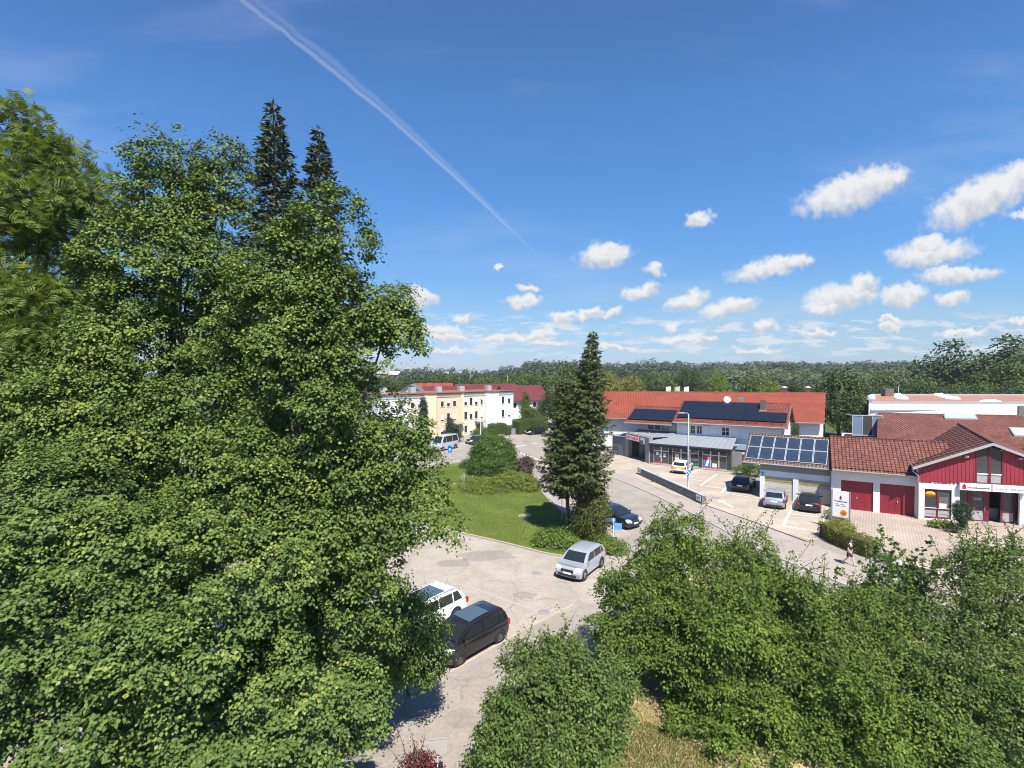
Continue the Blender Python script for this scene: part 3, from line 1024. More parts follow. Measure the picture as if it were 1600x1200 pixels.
lawn_low = smooth_line(px_poly([(560, 800), (620, 812), (700, 829), (740, 838), (800, 852), (846, 864), (885, 871)]), 4)
lawn_right = smooth_line(px_poly([(885, 871), (920, 862), (948, 848), (930, 828), (900, 813), (880, 802), (862, 788), (846, 768), (836, 752), (826, 738), (812, 727)]), 4)
lawn_top = smooth_line(px_poly([(812, 727), (770, 721), (736, 722), (700, 726), (668, 731), (640, 738), (600, 752), (540, 780)]), 4)
lawn_poly = lawn_low[:-1] + lawn_right[:-1] + lawn_top
lm_ = MB()
cen = sum((Vector(p) for p in lawn_poly), Vector()) / len(lawn_poly)
lm_.face([(p.x, p.y, 0.06) for p in lawn_poly])
lawn = lm_.build('lawn', 'lawn')
tag(lawn, kind='structure')
ek = band('lawn_kerb', [p for p in lawn_low], 0.14, 0.0, 0.10, 'stone_edge')

# pavement between the lawn and the road
walk_in = px_poly([(812, 727), (826, 738), (836, 752), (846, 768), (862, 788), (880, 802), (900, 813), (930, 828), (955, 845)])
walk_out = px_poly([(985, 838), (960, 822), (928, 806), (900, 792), (882, 782), (864, 769), (848, 757), (833, 746), (824, 735), (817, 728)])
w_ = MB().prism(smooth_line(walk_in, 4) + smooth_line(walk_out, 4), -0.005, 0.05)
tag(w_.build('pavement', 'walk'), kind='structure')
band('kerb', smooth_line(list(reversed(walk_out)), 4), 0.14, 0.0, 0.062, 'kerb')
# far side pavement in front of the terrace and the hedge
far_k = smooth_line(px_poly([(600, 722), (660, 704), (720, 697), (784, 686), (830, 679), (868, 671), (885, 664)]), 4)
far_b = [p + Vector((-1.2, 1.9, 0)) for p in far_k]
w_ = MB().prism(far_k + list(reversed(far_b)), -0.005, 0.07)
tag(w_.build('pavement', 'walk'), kind='structure')
band('kerb', far_k, 0.16, 0.0, 0.082, 'kerb')
# traffic island beyond the spruce
isl = px_poly([(851, 695), (854, 690), (862, 687), (890, 686), (912, 694), (905, 706), (880, 706), (862, 702)])
tag(MB().prism(isl, -0.005, 0.1).build('traffic_island', 'walk'), kind='structure')
band('kerb', smooth_line(isl + [isl[0]], 4), 0.2, 0.0, 0.115, 'kerb')
# pavement on the shops' side of the road
k_in = px_poly([(958, 738), (996, 750), (1040, 772), (1097, 789), (1180, 818), (1260, 848), (1340, 878), (1420, 906), (1520, 940)])
k_out = px_poly([(1500, 985), (1400, 945), (1290, 902), (1190, 860), (1100, 812), (1031, 778), (977, 754), (940, 742)])
tag(MB().prism(smooth_line(k_in, 3) + smooth_line(k_out, 3), -0.005, 0.05).build('pavement', 'walk'), kind='structure')
band('kerb', smooth_line(list(reversed(k_out)), 3), 0.14, 0.0, 0.064, 'kerb')
# the shops' parking courts
sheet('shop_court', px_poly([(935, 735), (965, 705), (1016, 722), (1142, 738), (1190, 762), (1190, 790), (1150, 806), (1097, 787), (1040, 768), (996, 748)]), 0.008, 'slabs')
sheet('shop_court', px_poly([(1150, 806), (1190, 781), (1240, 782), (1303, 792), (1290, 830), (1270, 846), (1215, 830)]), 0.012, 'slabs')
sheet('paved_court', px_poly([(1303, 791), (1370, 799), (1434, 807), (1520, 812), (1640, 818), (1640, 960), (1480, 925), (1400, 897), (1378, 870), (1300, 830)]), 0.016, 'pavers')
band('court_edge_line', px_poly([(1102, 790), (1180, 817), (1260, 847)]), 0.12, 0.05, 0.056, 'trim')
band('paving_joint', px_poly([(1187, 783), (1150, 812)]), 0.35, 0.018, 0.019, 'stone_edge')

# painted lines
for a, b in (((1093, 733), (1068, 747)), ((1120, 741), (1094, 759)), ((1146, 750), (1127, 770))):
    band('parking_line', px_poly([a, b]), 0.16, 0.012, 0.013, 'paint')
band('parking_line', px_poly([(1068, 747), (1100, 752), (1135, 757)]), 0.12, 0.016, 0.017, 'paint')
band('parking_line', px_poly([(1095, 759), (1127, 763), (1150, 767)]), 0.12, 0.016, 0.017, 'paint')
band('parking_line', px_poly([(1127, 770), (1165, 776), (1185, 779)]), 0.12, 0.016, 0.017, 'paint')
band('parking_line', px_poly([(1243, 784), (1223, 822)]), 0.2, 0.018, 0.019, 'paint')
band('parking_line', px_poly([(1223, 822), (1262, 828), (1282, 832)]), 0.14, 0.020, 0.021, 'paint')
band('parking_line', px_poly([(1233, 803), (1288, 809)]), 0.14, 0.020, 0.021, 'paint')
band('parking_line', px_poly([(1293, 794), (1284, 822)]), 0.14, 0.022, 0.023, 'paint')
# direction arrow
a0, a1 = G(1146, 793), G(1130, 785)
dv = (a1 - a0).normalized()
nv = Vector((-dv.y, dv.x, 0))
ar = MB().face([tuple(p + Vector((0, 0, .014))) for p in (a0 - nv * .12, a0 + nv * .12, a1 + nv * .12, a1 - nv * .12)])
ar.face([tuple(p + Vector((0, 0, .014))) for p in (a1 + nv * .38, a1 + dv * .95, a1 - nv * .38)])
tag(ar.build('painted_arrow', 'paint'), kind='structure')
# centre lines of the road
band('road_line', smooth_line(px_poly([(808, 706), (830, 714), (864, 727), (900, 743)]), 3), 0.16, 0.003, 0.004, 'paint')
for a, b in (((806, 698), (822, 695.5)), ((832, 693.5), (843, 692)), ((848, 691), (858, 689.5))):
    band('road_line', px_poly([a, b]), 0.22, 0.003, 0.004, 'paint')
band('road_line', px_poly([(690, 727.5), (712, 720), (738, 716)]), 0.14, 0.003, 0.004, 'paint')
# tar seams and patches
for pl in ([(684, 708), (694, 722)], [(692, 706), (702, 722)], [(640, 716), (682, 712)], [(962, 760), (1010, 782), (1060, 806)], [(838, 702), (868, 716)], [(640, 1090), (700, 1066), (760, 1028)], [(820, 968), (906, 930)]):
    band('tar_seam', smooth_line(px_poly(pl), 3), 0.07, 0.0055, 0.0065, 'concrete')
# kerb stone line behind the near black car and worn white marking on the lot
band('lot_edge_stone', smooth_line(px_poly([(640, 1084), (716, 1044), (780, 1007), (840, 974), (896, 946)]), 4), 0.16, 0.0, 0.05, 'stone_edge')
worn = surf('worn_marking', (0.47, 0.42, 0.36), (0.39, 0.345, 0.295), 0.9, 7.0)
band('worn_line', smooth_line(px_poly([(700, 908), (735, 918), (760, 926), (790, 938), (840, 955)]), 4), 0.22, 0.0085, 0.0095, worn)
# darker repair patches
patch = road_mat('asphalt_patch', (0.33, 0.295, 0.255), (0.40, 0.355, 0.305), (0.27, 0.24, 0.21))
rp = random.Random(21)
for (x, y, a, b) in ((760, 868, 2.2, 1.1), (712, 880, 1.2, .8), (850, 720, 2.2, 1.0), (1010, 795, 3.0, .9), (760, 706, 2.6, .8), (820, 930, .8, .5), (735, 1120, 1.0, .6)):
    c = G(x, y)
    k = 14
    sheet('repair_patch', [(c.x + a * math.cos(6.283 * i_ / k) * rp.uniform(.7, 1.1), c.y + b * math.sin(6.283 * i_ / k) * rp.uniform(.7, 1.1)) for i_ in range(k)], .0048 if y > 850 else .0025, patch)
# manhole covers
for (x, y, r_, nm) in ((1120, 778, .42, 'manhole_cover'), (839, 896, .3, 'drain_cover'), (850, 957, .3, 'drain_cover')):
    c = G(x, y)
    tag(MB().lathe([(0, .026), (r_ * .55, .026), (r_ * .6, .022), (r_ * .9, .022), (r_, .018), (r_, .0)], (c.x, c.y, 0), seg=20).build(nm, 'concrete'),
        {'1120': 'round iron manhole cover beside the white arrow'}.get(str(x), 'dark round drain cover in the grey lot ' + ('left of the silver car' if y < 900 else 'near the edge stones')), 'cover')
c = G(820, 807)
tag(MB().box(c.x - .55, c.x + .55, c.y - .35, c.y + .35, .03, .085).build('concrete_cover', 'kerb'), 'flat pale concrete cover lying in the lawn', 'cover')
# dry grass under the near bushes, with real blades
sheet('dry_grass_bank', px_poly([(930, 1215), (920, 1100), (960, 1000), (1010, 940), (1080, 900), (1200, 900), (1400, 960), (1640, 1000), (1640, 1215)]), 0.02, 'drygrass')


def blades(name, poly_px, n, h, mat, seed, z=0.02):
    rng = np.random.default_rng(seed)
    pts = [G(*p) for p in poly_px]
    xs, ys = [p.x for p in pts], [p.y for p in pts]
    P = np.stack([rng.uniform(min(xs), max(xs), n * 2), rng.uniform(min(ys), max(ys), n * 2), np.full(n * 2, z)], 1)
    inside = np.zeros(len(P), bool)
    k = len(pts)
    for i in range(k):
        x1, y1, x2, y2 = xs[i], ys[i], xs[(i + 1) % k], ys[(i + 1) % k]
        cond = (y1 > P[:, 1]) != (y2 > P[:, 1])
        if y1 != y2:
            inside ^= cond & (P[:, 0] < (x2 - x1) * (P[:, 1] - y1) / (y2 - y1) + x1)
    P = P[inside][:n]
    ax = rng.normal(size=(len(P), 3)) * 0.35 + np.array([0, 0, 1.0])
    nr = rng.normal(size=(len(P), 3)) * np.array([1, 1, .2])
    o = leaf_mesh(name, P, nr, h * (0.5 + rng.random(len(P))), 'tuft', mat, rng, ax)
    return tag(o, kind='stuff')


blades('dry_grass', [(935, 1210), (950, 1120), (1000, 1080), (1120, 1120), (1180, 1210)], 9000, 0.085, 'dry_blade', 5)
blades('green_grass', [(940, 1210), (955, 1140), (1010, 1130), (1120, 1180), (1120, 1210)], 5000, 0.09, 'grass_blade', 6)
blades('lawn_grass', [(640, 745), (690, 729), (812, 729), (846, 770), (900, 816), (930, 840), (885, 868), (800, 850), (700, 827), (600, 808)], 40000, 0.10, 'grass_blade', 7, 0.055)


# ================================================================== BUILDING PARTS
def window(parent, xa, xb, za, zb, y, frame='frame_w', pane='glass', fw=0.06, cols=1, rows=1, sill=False, name='window', blind=0.0):
    """frame with its pane(s), set back in an opening of a wall at plane y"""
    m = MB()
    d0, d1 = y + 0.07, y + 0.13
    m.box(xa, xa + fw, d0, d1, za, zb).box(xb - fw, xb, d0, d1, za, zb)
    m.box(xa + fw, xb - fw, d0, d1, za, za + fw).box(xa + fw, xb - fw, d0, d1, zb - fw, zb)
    for c in range(1, cols):
        x = xa + (xb - xa) * c / cols
        m.box(x - fw / 2, x + fw / 2, d0 + .003, d1, za + fw, zb - fw)
    for r_ in range(1, rows):
        z = za + (zb - za) * r_ / rows
        m.box(xa + fw, xb - fw, d0 + .006, d1, z - fw / 3, z + fw / 3)
    w = m.build(name, frame, parent)
    MB().box(xa + fw, xb - fw, y + 0.115, y + 0.128, za + fw, zb - fw).build('pane', pane, w)
    if sill:
        MB().box(xa - .08, xb + .08, y - 0.06, y + .1, za - .06, za).build('sill', sill if isinstance(sill, str) else 'lightgrey', w)
    if blind:
        MB().box(xa + .01, xb - .01, y + .03, y + .065, zb - (zb - za) * blind, zb).build('blind', 'blind', w)
    return w


def gable_roof(parent, x0, x1, ye, ze, yr, zr, mat, th=0.16, ridge=True, name='roof', back=None):
    m = MB()
    yb = back if back is not None else 2 * yr - ye
    zb = zr - (yb - yr) * (zr - ze) / (yr - ye)
    m.slab([(x0, ye, ze), (x1, ye, ze), (x1, yr, zr), (x0, yr, zr)], th)
    m.slab([(x0, yr, zr), (x1, yr, zr), (x1, yb, zb), (x0, yb, zb)], th)
    r_ = m.build(name, mat, parent)
    if ridge:
        MB().tube([(x0 - .02, yr, zr + .01), (x1 + .02, yr, zr + .01)], 0.11, 8).build('ridge_tiles', mat, r_)
    return r_


def gutter(parent, x0, x1, y, z, down=None, z_down=0.0, yw=None):
    m = MB().tube([(x0, y, z), (x1, y, z)], 0.075, 8)
    g = m.build('gutter', 'metal', parent)
    if down is not None:
        yw = y if yw is None else yw
        MB().tube([(down, y, z - .03), (down, y, z - .15), (down, yw - .08, z - .55), (down, yw - .08, z_down)], 0.055, 8).build('downpipe', 'metal', g)
    return g


# ------------------------------------------------------------------ garage with solar collectors
rg = thing('garage_building', 'white double garage with twelve solar collectors on its brown tiled roof', 'garage', (24.69, 50.75, 0), R(-34))
doors = [(.42, 2.9, 0, 2.22), (3.36, 5.9, 0, 2.22)]
MB().wall(0, 6.22, 0, 2.78, 0, doors, 0.35).box(0, .2, 0.352, 6.8, 0, 3.3).box(6.02, 6.22, .352, 6.8, 0, 3.3).box(.202, 6.018, 6.6, 6.8, 0, 3.3).build('wall', 'white', rg)
MB().face([(0.1, 0.01, 3.0), (0.1, 6.7, 3.0), (0.1, 3.4, 5.75)]).face([(6.15, 0.01, 3.0), (6.15, 3.4, 5.75), (6.15, 6.7, 3.0)]).build('gable', 'white', rg)
MB().box(0, 6.2, 0.03, .1, 2.782, 3.55).build('board_backing', 'greywood', rg)
brd = MB().box(0, .185, -.012, .028, 2.76, 3.52).build('board', 'greywood', rg)
for i in range(1, 31):
    inst(brd, rg, (i * 0.2, 0.004 * (i % 3), 0.01 * ((i * 7) % 3)))
gable_roof(rg, -1.55, 6.12, -.38, 3.55, 3.4, 5.9, 'tile_brown')
for (a, b, c, d) in doors:
    dr = MB().box(a + .01, b - .01, .10, .16, 0.01, 1.55)
    for k in range(4):
        dr.box(a + .02, b - .02, .088, .1, .03 + k * .38, .38 + k * .38)
    do = dr.build('garage_door', 'beige', rg)
    MB().box(a + .01, b - .01, .11, .15, 1.56, 2.2).build('pane', 'lightgrey', do)
    MB().box(a + .02, b - .02, .09, .108, 1.76, 1.93).build('stripe', 'ochre', do)
gutter(rg, -1.55, 6.1, -.44, 3.46, 6.0, 0.1, -0.02)
MB().box(.1, .36, -.03, 0, 2.42, 2.58).box(.16, .3, -.028, 0, 2.2, 2.34).build('house_number', 'signblue', rg)
sl = math.atan2(2.35, 3.78)
cw_, ch_ = 1.17, 1.86
proto = None
for r_ in range(2):
    for c in range(6):
        if proto is None:
            m = MB().box(0, cw_ - .03, 0, ch_ - .04, 0.0, 0.075)
            proto = m.build('solar_collector', 'alu', rg)
            o = proto
        else:
            o = inst(proto, rg)
        y0 = -.05 + r_ * ch_ * math.cos(sl)
        z0 = 3.55 + (y0 + .38) * math.tan(sl) + .05
        o.location = (-1.33 + c * cw_, y0, z0)
        o.rotation_euler = (sl, 0, 0)
        if o is proto:
            pp = MB()
            pp.box(.05, cw_ - .08, .05, ch_ - .09, .0752, .081)
            pane = pp.build('pane', 'collector', o)
        else:
            inst(pane, o)

# ------------------------------------------------------------------ garage with red doors
rr = thing('garage_building', 'white garage with two dark red doors under weathered red tiles', 'garage', (29.37, 46.9, 0), R(-29.6))
doors = [(.78, 3.2, 0, 2.64), (3.68, 6.2, 0, 2.64)]
MB().wall(0.02, 6.6, 0, 3.75, 0, doors, 0.22).box(.02, .2, .23, 8, 0, 3.7).box(.2, 7.6, 7.8, 8, 0, 3.7).build('wall', 'white', rr)
for i, (a, b, c, d) in enumerate(doors):
    do = MB().box(a, b, .13, .2, 0.02, d).build('garage_door', 'reddoor', rr)
    ba = MB().box(0, .15, .112, .13, .03, d - .02).build('board', 'reddoor', do)
    for k in range(1, int((b - a) / .165)):
        inst(ba, do, (a + k * .165, 0, 0))
    ba.location.x = a + .005
    MB().tube([(a + (b - a) * .5, .11, 1.02), (a + (b - a) * .5, .07, 1.02), (a + (b - a) * .5, .07, 1.18), (a + (b - a) * .5, .11, 1.18)], .025, 6).build('handle', 'alu', do)
rz0 = lambda y: 3.68 + (y + .62) * (6.12 - 3.68) / 4.62
ro = MB().slab([(x, y, rz0(y)) for x, y in ((0, -.62), (6.27, -.62), (6.6, .5), (9, 1.4), (9, 4), (0, 4))], .16)
ro.slab([(0, 4, 6.12), (9, 4, 6.12), (9, 8.6, 3.68), (0, 8.6, 3.68)], .16)
ro = ro.build('roof', 'tile_old', rr)
MB().tube([(-.02, 4, 6.13), (9, 4, 6.13)], .11, 8).build('ridge_tiles', 'tile_old', ro)
MB().tube([(0.02, -.4, 3.86), (6.25, -.4, 3.86)], .05, 6).build('snow_guard', 'tile_old', rr)
raf = MB().box(0, .1, -.58, -.02, 3.5, 3.6).build('rafter_end', 'brownwood', rr)
raf.location.x = .5
for k in range(1, 7):
    inst(raf, rr, (.5 + k * .95, 0, 0))
gutter(rr, 0.05, 6.2, -.68, 3.6)

# ------------------------------------------------------------------ red gabled shop house
gh = thing('shop_house', 'shop house with red boarded gable, white sign fascia and tiled roof', 'house', (34.52, 43.21, 0), R(-17.6))
win, ent, up = (.42, 2.3, .12, 2.62), (2.85, 6.85, 0.0, 2.75), (3.85, 5.72, 3.42, 5.0)
MB().wall(0, 9.6, 0, 3.2, 0, [win, (ent[0], ent[1], 0, 2.75)], .22).box(0, .2, .222, 9, 0, 4.4).box(9.4, 9.6, .222, 9, 0, 4.4).build('wall', 'white', gh)
# gable backing behind the boards, with the tall window left open
AP, EL = 4.81, 4.62


def roofz(x, s=0.405):
    return 6.58 - abs(x - AP) * s


bk = MB()
for (xa, xb) in ((0, up[0]), (up[1], 9.6)):
    bk.face([(xa, .04, 3.2), (xb, .04, 3.2), (xb, .04, roofz(xb)), (xa, .04, roofz(xa))])
bk.face([(up[0], .04, 3.2), (up[1], .04, 3.2), (up[1], .04, up[2]), (up[0], .04, up[2])])
bk.build('gable', 'redwood', gh)
x = 0.0
bw = .272
while x < 9.58:
    xb = min(x + bw, 9.6)
    if not (up[0] - .02 < (x + xb) / 2 < up[1] + .02):
        za, zb = roofz(x) - .01, roofz(xb - .02) - .01
        b = MB().add([(x, 0, 3.1), (xb - .02, 0, 3.1), (xb - .02, .036, 3.1), (x, .036, 3.1), (x, 0, za), (xb - .02, 0, zb), (xb - .02, .036, zb), (x, .036, za)],
                     [(0, 3, 2, 1), (4, 5, 6, 7), (0, 1, 5, 4), (1, 2, 6, 5), (2, 3, 7, 6), (3, 0, 4, 7)])
        b.build('board', 'redwood', gh)
        MB().box(xb - .045, xb + .025, -.022, -.001, 3.12, min(za, zb) - .02).build('batten', 'redwood', gh)
    x += bw
# tall gable window: two lower panels, two tall panes, two sloping top panes
tw = MB()
for xx in (up[0], AP - .09, up[1] - .12):
    tw.box(xx, xx + (.18 if xx == AP - .09 else .12), -.03, .06, 3.25, roofz(xx + .06) - .16)
tw.box(up[0], up[1], -.02, .055, 3.25, 3.40).box(up[0] + .12, up[1] - .12, -.01, .05, 4.05, 4.13)
w = tw.build('window', 'redframe', gh)
for (xa, xb) in ((up[0] + .12, AP - .09), (AP + .09, up[1] - .12)):
    MB().box(xa, xb, .012, .03, 3.40, 4.05).build('panel', 'lightgrey', w)
    MB().box(xa, xb, .015, .03, 4.13, 5.28).build('pane', 'shopglass', w)
    MB().box(xa, xb, -.035, .03, 4.06, 4.15).build('sill', 'frame_w', w)
    za, zb = roofz(xa) - .2, roofz(xb) - .2
    MB().face([(xa, .018, 5.34), (xb, .018, 5.34), (xb, .018, zb), (xa, .018, za)]).build('pane', 'shopglass', w)
    MB().box(xa, xb, .0, .028, 5.28, 5.34).build('rail', 'redframe', w)
# display window
w = MB()
w.box(win[0], win[1], .1, .17, win[2], win[2] + .14).box(win[0], win[1], .1, .17, .86, 1.0).box(win[0], win[0] + .05, .1, .17, win[2] + .14, win[3])
w.box(1.3, 1.42, .095, .17, win[2] + .14, win[3]).box(win[1] - .05, win[1], .1, .17, win[2] + .14, win[3])
w = w.build('display_window', 'redframe', gh)
for (xa, xb) in ((win[0] + .05, 1.3), (1.42, win[1] - .05)):
    MB().box(xa, xb, .13, .15, .27, .86).build('panel', 'lightgrey', w)
    MB().box(xa, xb, .135, .15, 1.0, win[3]).build('pane', 'shopglass', w)
    MB().box(xa, xb, .07, .13, .985, 1.03).build('sill', 'frame_w', w)
    text('Immobilien', .13, 'ink', w, (xa + .12, .128, .45), FRONT, width=.6)
st = MB().lathe([(0, -.004), (.36, -.004), (.36, .0)], (0, 0, 0), 'y', 20).build('sticker', 'orange', w)
st.location, st.scale = (.86, .128, 2.18), (1, 1, .66)
text('WIR\nVERKAUFEN\nGERNE', .11, 'signred', w, (.86, .12, 2.25), FRONT, 'CENTER', width=.48)
MB().box(1.5, 2.12, .12, .132, 1.18, 1.98).build('poster', 'shop_in', w)
MB().box(1.5, 2.0, .115, .119, 1.08, 1.42).build('notice', 'signwhite', w)
# entrance bay, recessed, with dark red frames
en = MB()
ey = .55
for (xa, xb) in ((ent[0], ent[0] + .14), (3.62, 3.92), (4.72, 5.1), (5.86, 6.02), (ent[1] - .14, ent[1])):
    en.box(xa, xb, ey, ey + .08, 0.02, 2.74)
en.box(ent[0] + .14, 3.62, ey + .003, ey + .075, .9, 1.0).box(3.92, 4.72, ey + .003, ey + .075, .02, .14).box(3.92, 4.72, ey + .003, ey + .075, .95, 1.06)
en.box(6.02, ent[1] - .14, ey + .003, ey + .075, .9, 1.0).box(6.02, ent[1] - .14, ey + .003, ey + .075, .02, .16).box(ent[0] + .14, 3.62, ey + .003, ey + .075, .02, .16)
en.box(ent[0] + .14, ent[1] - .14, ey + .005, ey + .07, 2.6, 2.73)
e = en.build('entrance', 'redframe', gh)
for (xa, xb, za, zb, mt) in ((2.99, 3.62, .16, .9, 'lightgrey'), (2.99, 3.62, 1.0, 2.6, 'shopglass'), (3.92, 4.72, .14, .95, 'lightgrey'), (3.92, 4.72, 1.06, 2.6, 'shopglass'),
                             (6.02, 6.71, .16, .9, 'lightgrey'), (6.02, 6.71, 1.0, 2.6, 'shopglass')):
    MB().box(xa, xb, ey + .03, ey + .05, za, zb).build('panel' if mt == 'lightgrey' else 'pane', mt, e)
MB().tube([(4.78, ey - .02, .95), (4.78, ey - .09, 1.0), (4.78, ey - .09, 1.4), (4.78, ey - .02, 1.45)], .02, 6).build('handle', 'alu', e)
text('Immobilien\nBeratung', .12, 'signwhite', e, (4.32, ey + .024, 1.95), FRONT, 'CENTER')
# room seen through the open door
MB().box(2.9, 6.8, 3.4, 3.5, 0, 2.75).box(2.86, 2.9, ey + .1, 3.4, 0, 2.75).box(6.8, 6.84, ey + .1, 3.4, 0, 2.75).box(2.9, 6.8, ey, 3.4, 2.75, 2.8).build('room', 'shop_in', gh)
MB().box(5.0, 5.7, 2.2, 2.6, 0.01, 1.1).box(5.5, 6.3, 1.7, 2.1, .01, .95).build('counter', 'lightgrey', gh)
MB().box(2.85, 6.85, -.7, ey - .01, 0.018, 0.06).build('doorstep', 'walk', gh)
# fascia sign
fs = MB().box(2.72, 7.15, -.34, -.06, 2.76, 3.36).build('fascia_sign', 'signwhite', gh)
MB().box(4.78, 4.9, -.345, -.338, 2.78, 3.34).build('divider', 'lightgrey', fs)
MB().box(2.72, 7.15, -.345, -.05, 3.361, 3.385).build('edge', 'redframe', fs)
lg = MB().add([(2.86, -.346, 2.83), (3.12, -.346, 2.83), (3.12, -.346, 3.07), (2.86, -.346, 3.07)], [(0, 1, 2, 3)])
lg.build('logo', 'signred', fs)
MB().add([(2.83, -.347, 3.07), (3.15, -.347, 3.07), (2.99, -.347, 3.29)], [(0, 1, 2)]).build('logo_roof', 'dark', fs)
text('Immobilienspezialist', .19, 'ink', fs, (3.2, -.345, 2.93), FRONT, width=1.52, bold=.004)
text('FORSTER + SEEMANN', .17, 'ink', fs, (5.12, -.345, 2.94), FRONT, width=1.75)
# floodlights under the verge
for xx in (3.05, 6.6):
    MB().box(xx, xx + .26, -.26, -.05, roofz(xx) - .42, roofz(xx) - .26).build('floodlight', 'lightgrey', gh)
# skewed ridge, as the house turns with the street corner
rf = MB()
FL, FA, BA, BL = (-.62, -.42, 4.44), (AP, -.42, 6.72), (10.4, 18.0, 6.72), (4.9, 18.0, 4.44)
FR, BR = (10.3, -.42, 4.44), (15.9, 18, 4.44)
rf.slab([FL, FA, BA, BL], .14).slab([FA, FR, BR, BA], .14)
rf = rf.build('roof', 'tile_old', gh)
MB().tube([FA, BA], .1, 8).build('ridge_tiles', 'tile_old', rf)
fa = MB()
for P, Q in ((FL, FA), (FA, FR)):
    a, b = Vector(P), Vector(Q)
    fa.add([a + Vector((0, -.04, .03)), b + Vector((0, -.04, .03)), b + Vector((0, .0, .03)), a + Vector((0, .0, .03)), a + Vector((0, -.04, -.19)), b + Vector((0, -.04, -.19)), b + Vector((0, .0, -.19)), a + Vector((0, .0, -.19))],
           [(0, 1, 2, 3), (4, 7, 6, 5), (0, 4, 5, 1), (3, 2, 6, 7), (0, 3, 7, 4), (1, 5, 6, 2)])
fa.build('bargeboard', 'lightgrey', gh)
vb = MB()
for k in range(1, 16):          # tile ribs running down the left slope
    t = k / 16
    a = Vector(FA).lerp(Vector(BA), t)
    b = Vector(FL).lerp(Vector(BL), t)
    vb.tube([a + Vector((0, 0, .02)), b + Vector((0, 0, .02))], .035, 5)
vb.build('tile_ribs', 'dark', rf)
MB().tube([(-.62, -.3, 4.32), (-.5, -.1, 4.1), (-.1, -.12, 3.7), (-.1, -.12, .05)], .06, 8).build('downpipe', 'metal', gh)
MB().tube([FL, BL], .07, 8).build('gutter', 'metal', gh)
# the wing behind, one roof plane falling to the street
wi = MB()
inv = Matrix.Translation((34.52, 43.21, 0)) @ Matrix.Rotation(R(-17.6), 4, 'Z')
inv.invert()
W0, W1 = Vector((44, 61.5, 7.5)), Vector((70, 54.9, 7.5))
off = Vector((-6.6, -9.2, -2.35))
pts = [inv @ p for p in (W0 + off, W1 + off, W1, W0)]
wi.slab(pts, .16)
bo = [inv @ p for p in (W0, W1, W1 + Vector((3, 8, -2.4)), W0 + Vector((3, 8, -2.4)))]
wi.slab(bo, .16)
wr = wi.build('wing_roof', 'tile_old', gh)
MB().tube([pts[3], pts[2]], .1, 8).build('ridge_tiles', 'tile_old', wr)
wl = [inv @ p for p in (W0 + off * .93 + Vector((.4, 0, 0)), W1 + off * .93, W1 + Vector((2.7, 7, 0)), W0 + Vector((3.1, 7, 0)))]
MB().prism([(p.x, p.y) for p in wl], 0, 4.8).build('wing_wall', 'white', gh)
for (x, y, sx, sy) in ((1500, 651.5, 1.6, 1.1), (1598, 676, 1.0, 1.5)):
    # roof windows lying on the wing roof
    d = _ray(x, y)
    n = (W1 - W0).cross(off).normalized()
    t = (W0 - Vector((0, 0, CAM_H))).dot(n) / d.dot(n)
    c = Vector((0, 0, CAM_H)) + d * t
    e1, e2 = (W1 - W0).normalized(), (-off).normalized()
    if n.z < 0:
        n = -n
    q = [inv @ (c + e1 * a * sx + e2 * b * sy + n * .12) for a, b in ((-1, -1), (1, -1), (1, 1), (-1, 1))]
    rw = MB().slab(q, .14).build('roof_window', 'metal', gh)
    q = [inv @ (c + e1 * a * (sx - .12) + e2 * b * (sy - .12) + n * .126) for a, b in ((-1, -1), (1, -1), (1, 1), (-1, 1))]
    MB().face(q).build('pane', 'lightgrey', rw)

# glazed balcony at the back of the wing
gb = thing('glazed_balcony', 'small glazed balcony frame on posts left of the tiled wing', 'balcony', D(1331, 690, 60.5) * 1, R(-14))
gb.location.z = 0
m = MB()
for k in range(4):
    m.box(k * 1.04, k * 1.04 + .08, -.04, .04, 5.0, 7.35)
m.box(0, 3.2, -.05, .05, 4.95, 5.08).box(0, 3.2, -.05, .05, 7.3, 7.42).box(0, .1, 0.05, 2, 7.3, 7.4).box(3.1, 3.2, .05, 2, 7.3, 7.4)
m.build('frame', 'alu', gb)
for k in range(3):
    MB().box(k * 1.04 + .08, k * 1.04 + 1.04, -.01, .01, 5.08, 7.3).build('pane', 'glass_blue' if k != 1 else 'shopglass', gb)
MB().box(0, 3.3, .06, 2.2, 4.7, 4.94).build('floor_slab', 'brownwood', gb)
for k in (0.1, 1.6, 3.0):
    MB().tube([(k, .3, 0), (k, .3, 4.7)], .09, 6).build('post', 'brownwood', gb)
MB().box(-.3, 3.4, 2.2, 2.4, 0, 5).build('wall', 'white', gb)

# ------------------------------------------------------------------ white flat roofed hall behind
hall = thing('flat_roof_hall', 'long white flat-roofed hall with red gravel roof and white dome lights', 'hall', (59.3, 85, 0), 0)
Z = 7.55
A_, B_, C_, D_ = (0, 0), (46, -1.5), (66, 29), (21.5, 30)
MB().prism([A_, B_, C_, D_], 0, Z - .35).build('wall', 'white', hall)
MB().face([(p[0], p[1], Z - .34) for p in (A_, B_, C_, D_)]).build('roof', 'gravelroof', hall)
pa = MB()
P4 = [Vector((*p, 0)) for p in (A_, B_, C_, D_)]
ctr = sum(P4, Vector()) / 4
for i in range(4):
    a, b = P4[i], P4[(i + 1) % 4]
    ai, bi = a + (ctr - a).normalized() * .9, b + (ctr - b).normalized() * .9
    pa.prism([a, b, bi, ai], Z - .339, Z)
pa.build('parapet', 'lightgrey', hall)
MB().box(0.2, 46, -.36, -.02, Z - 1.45, Z - 1.3).build('ledge', 'lightgrey', hall)
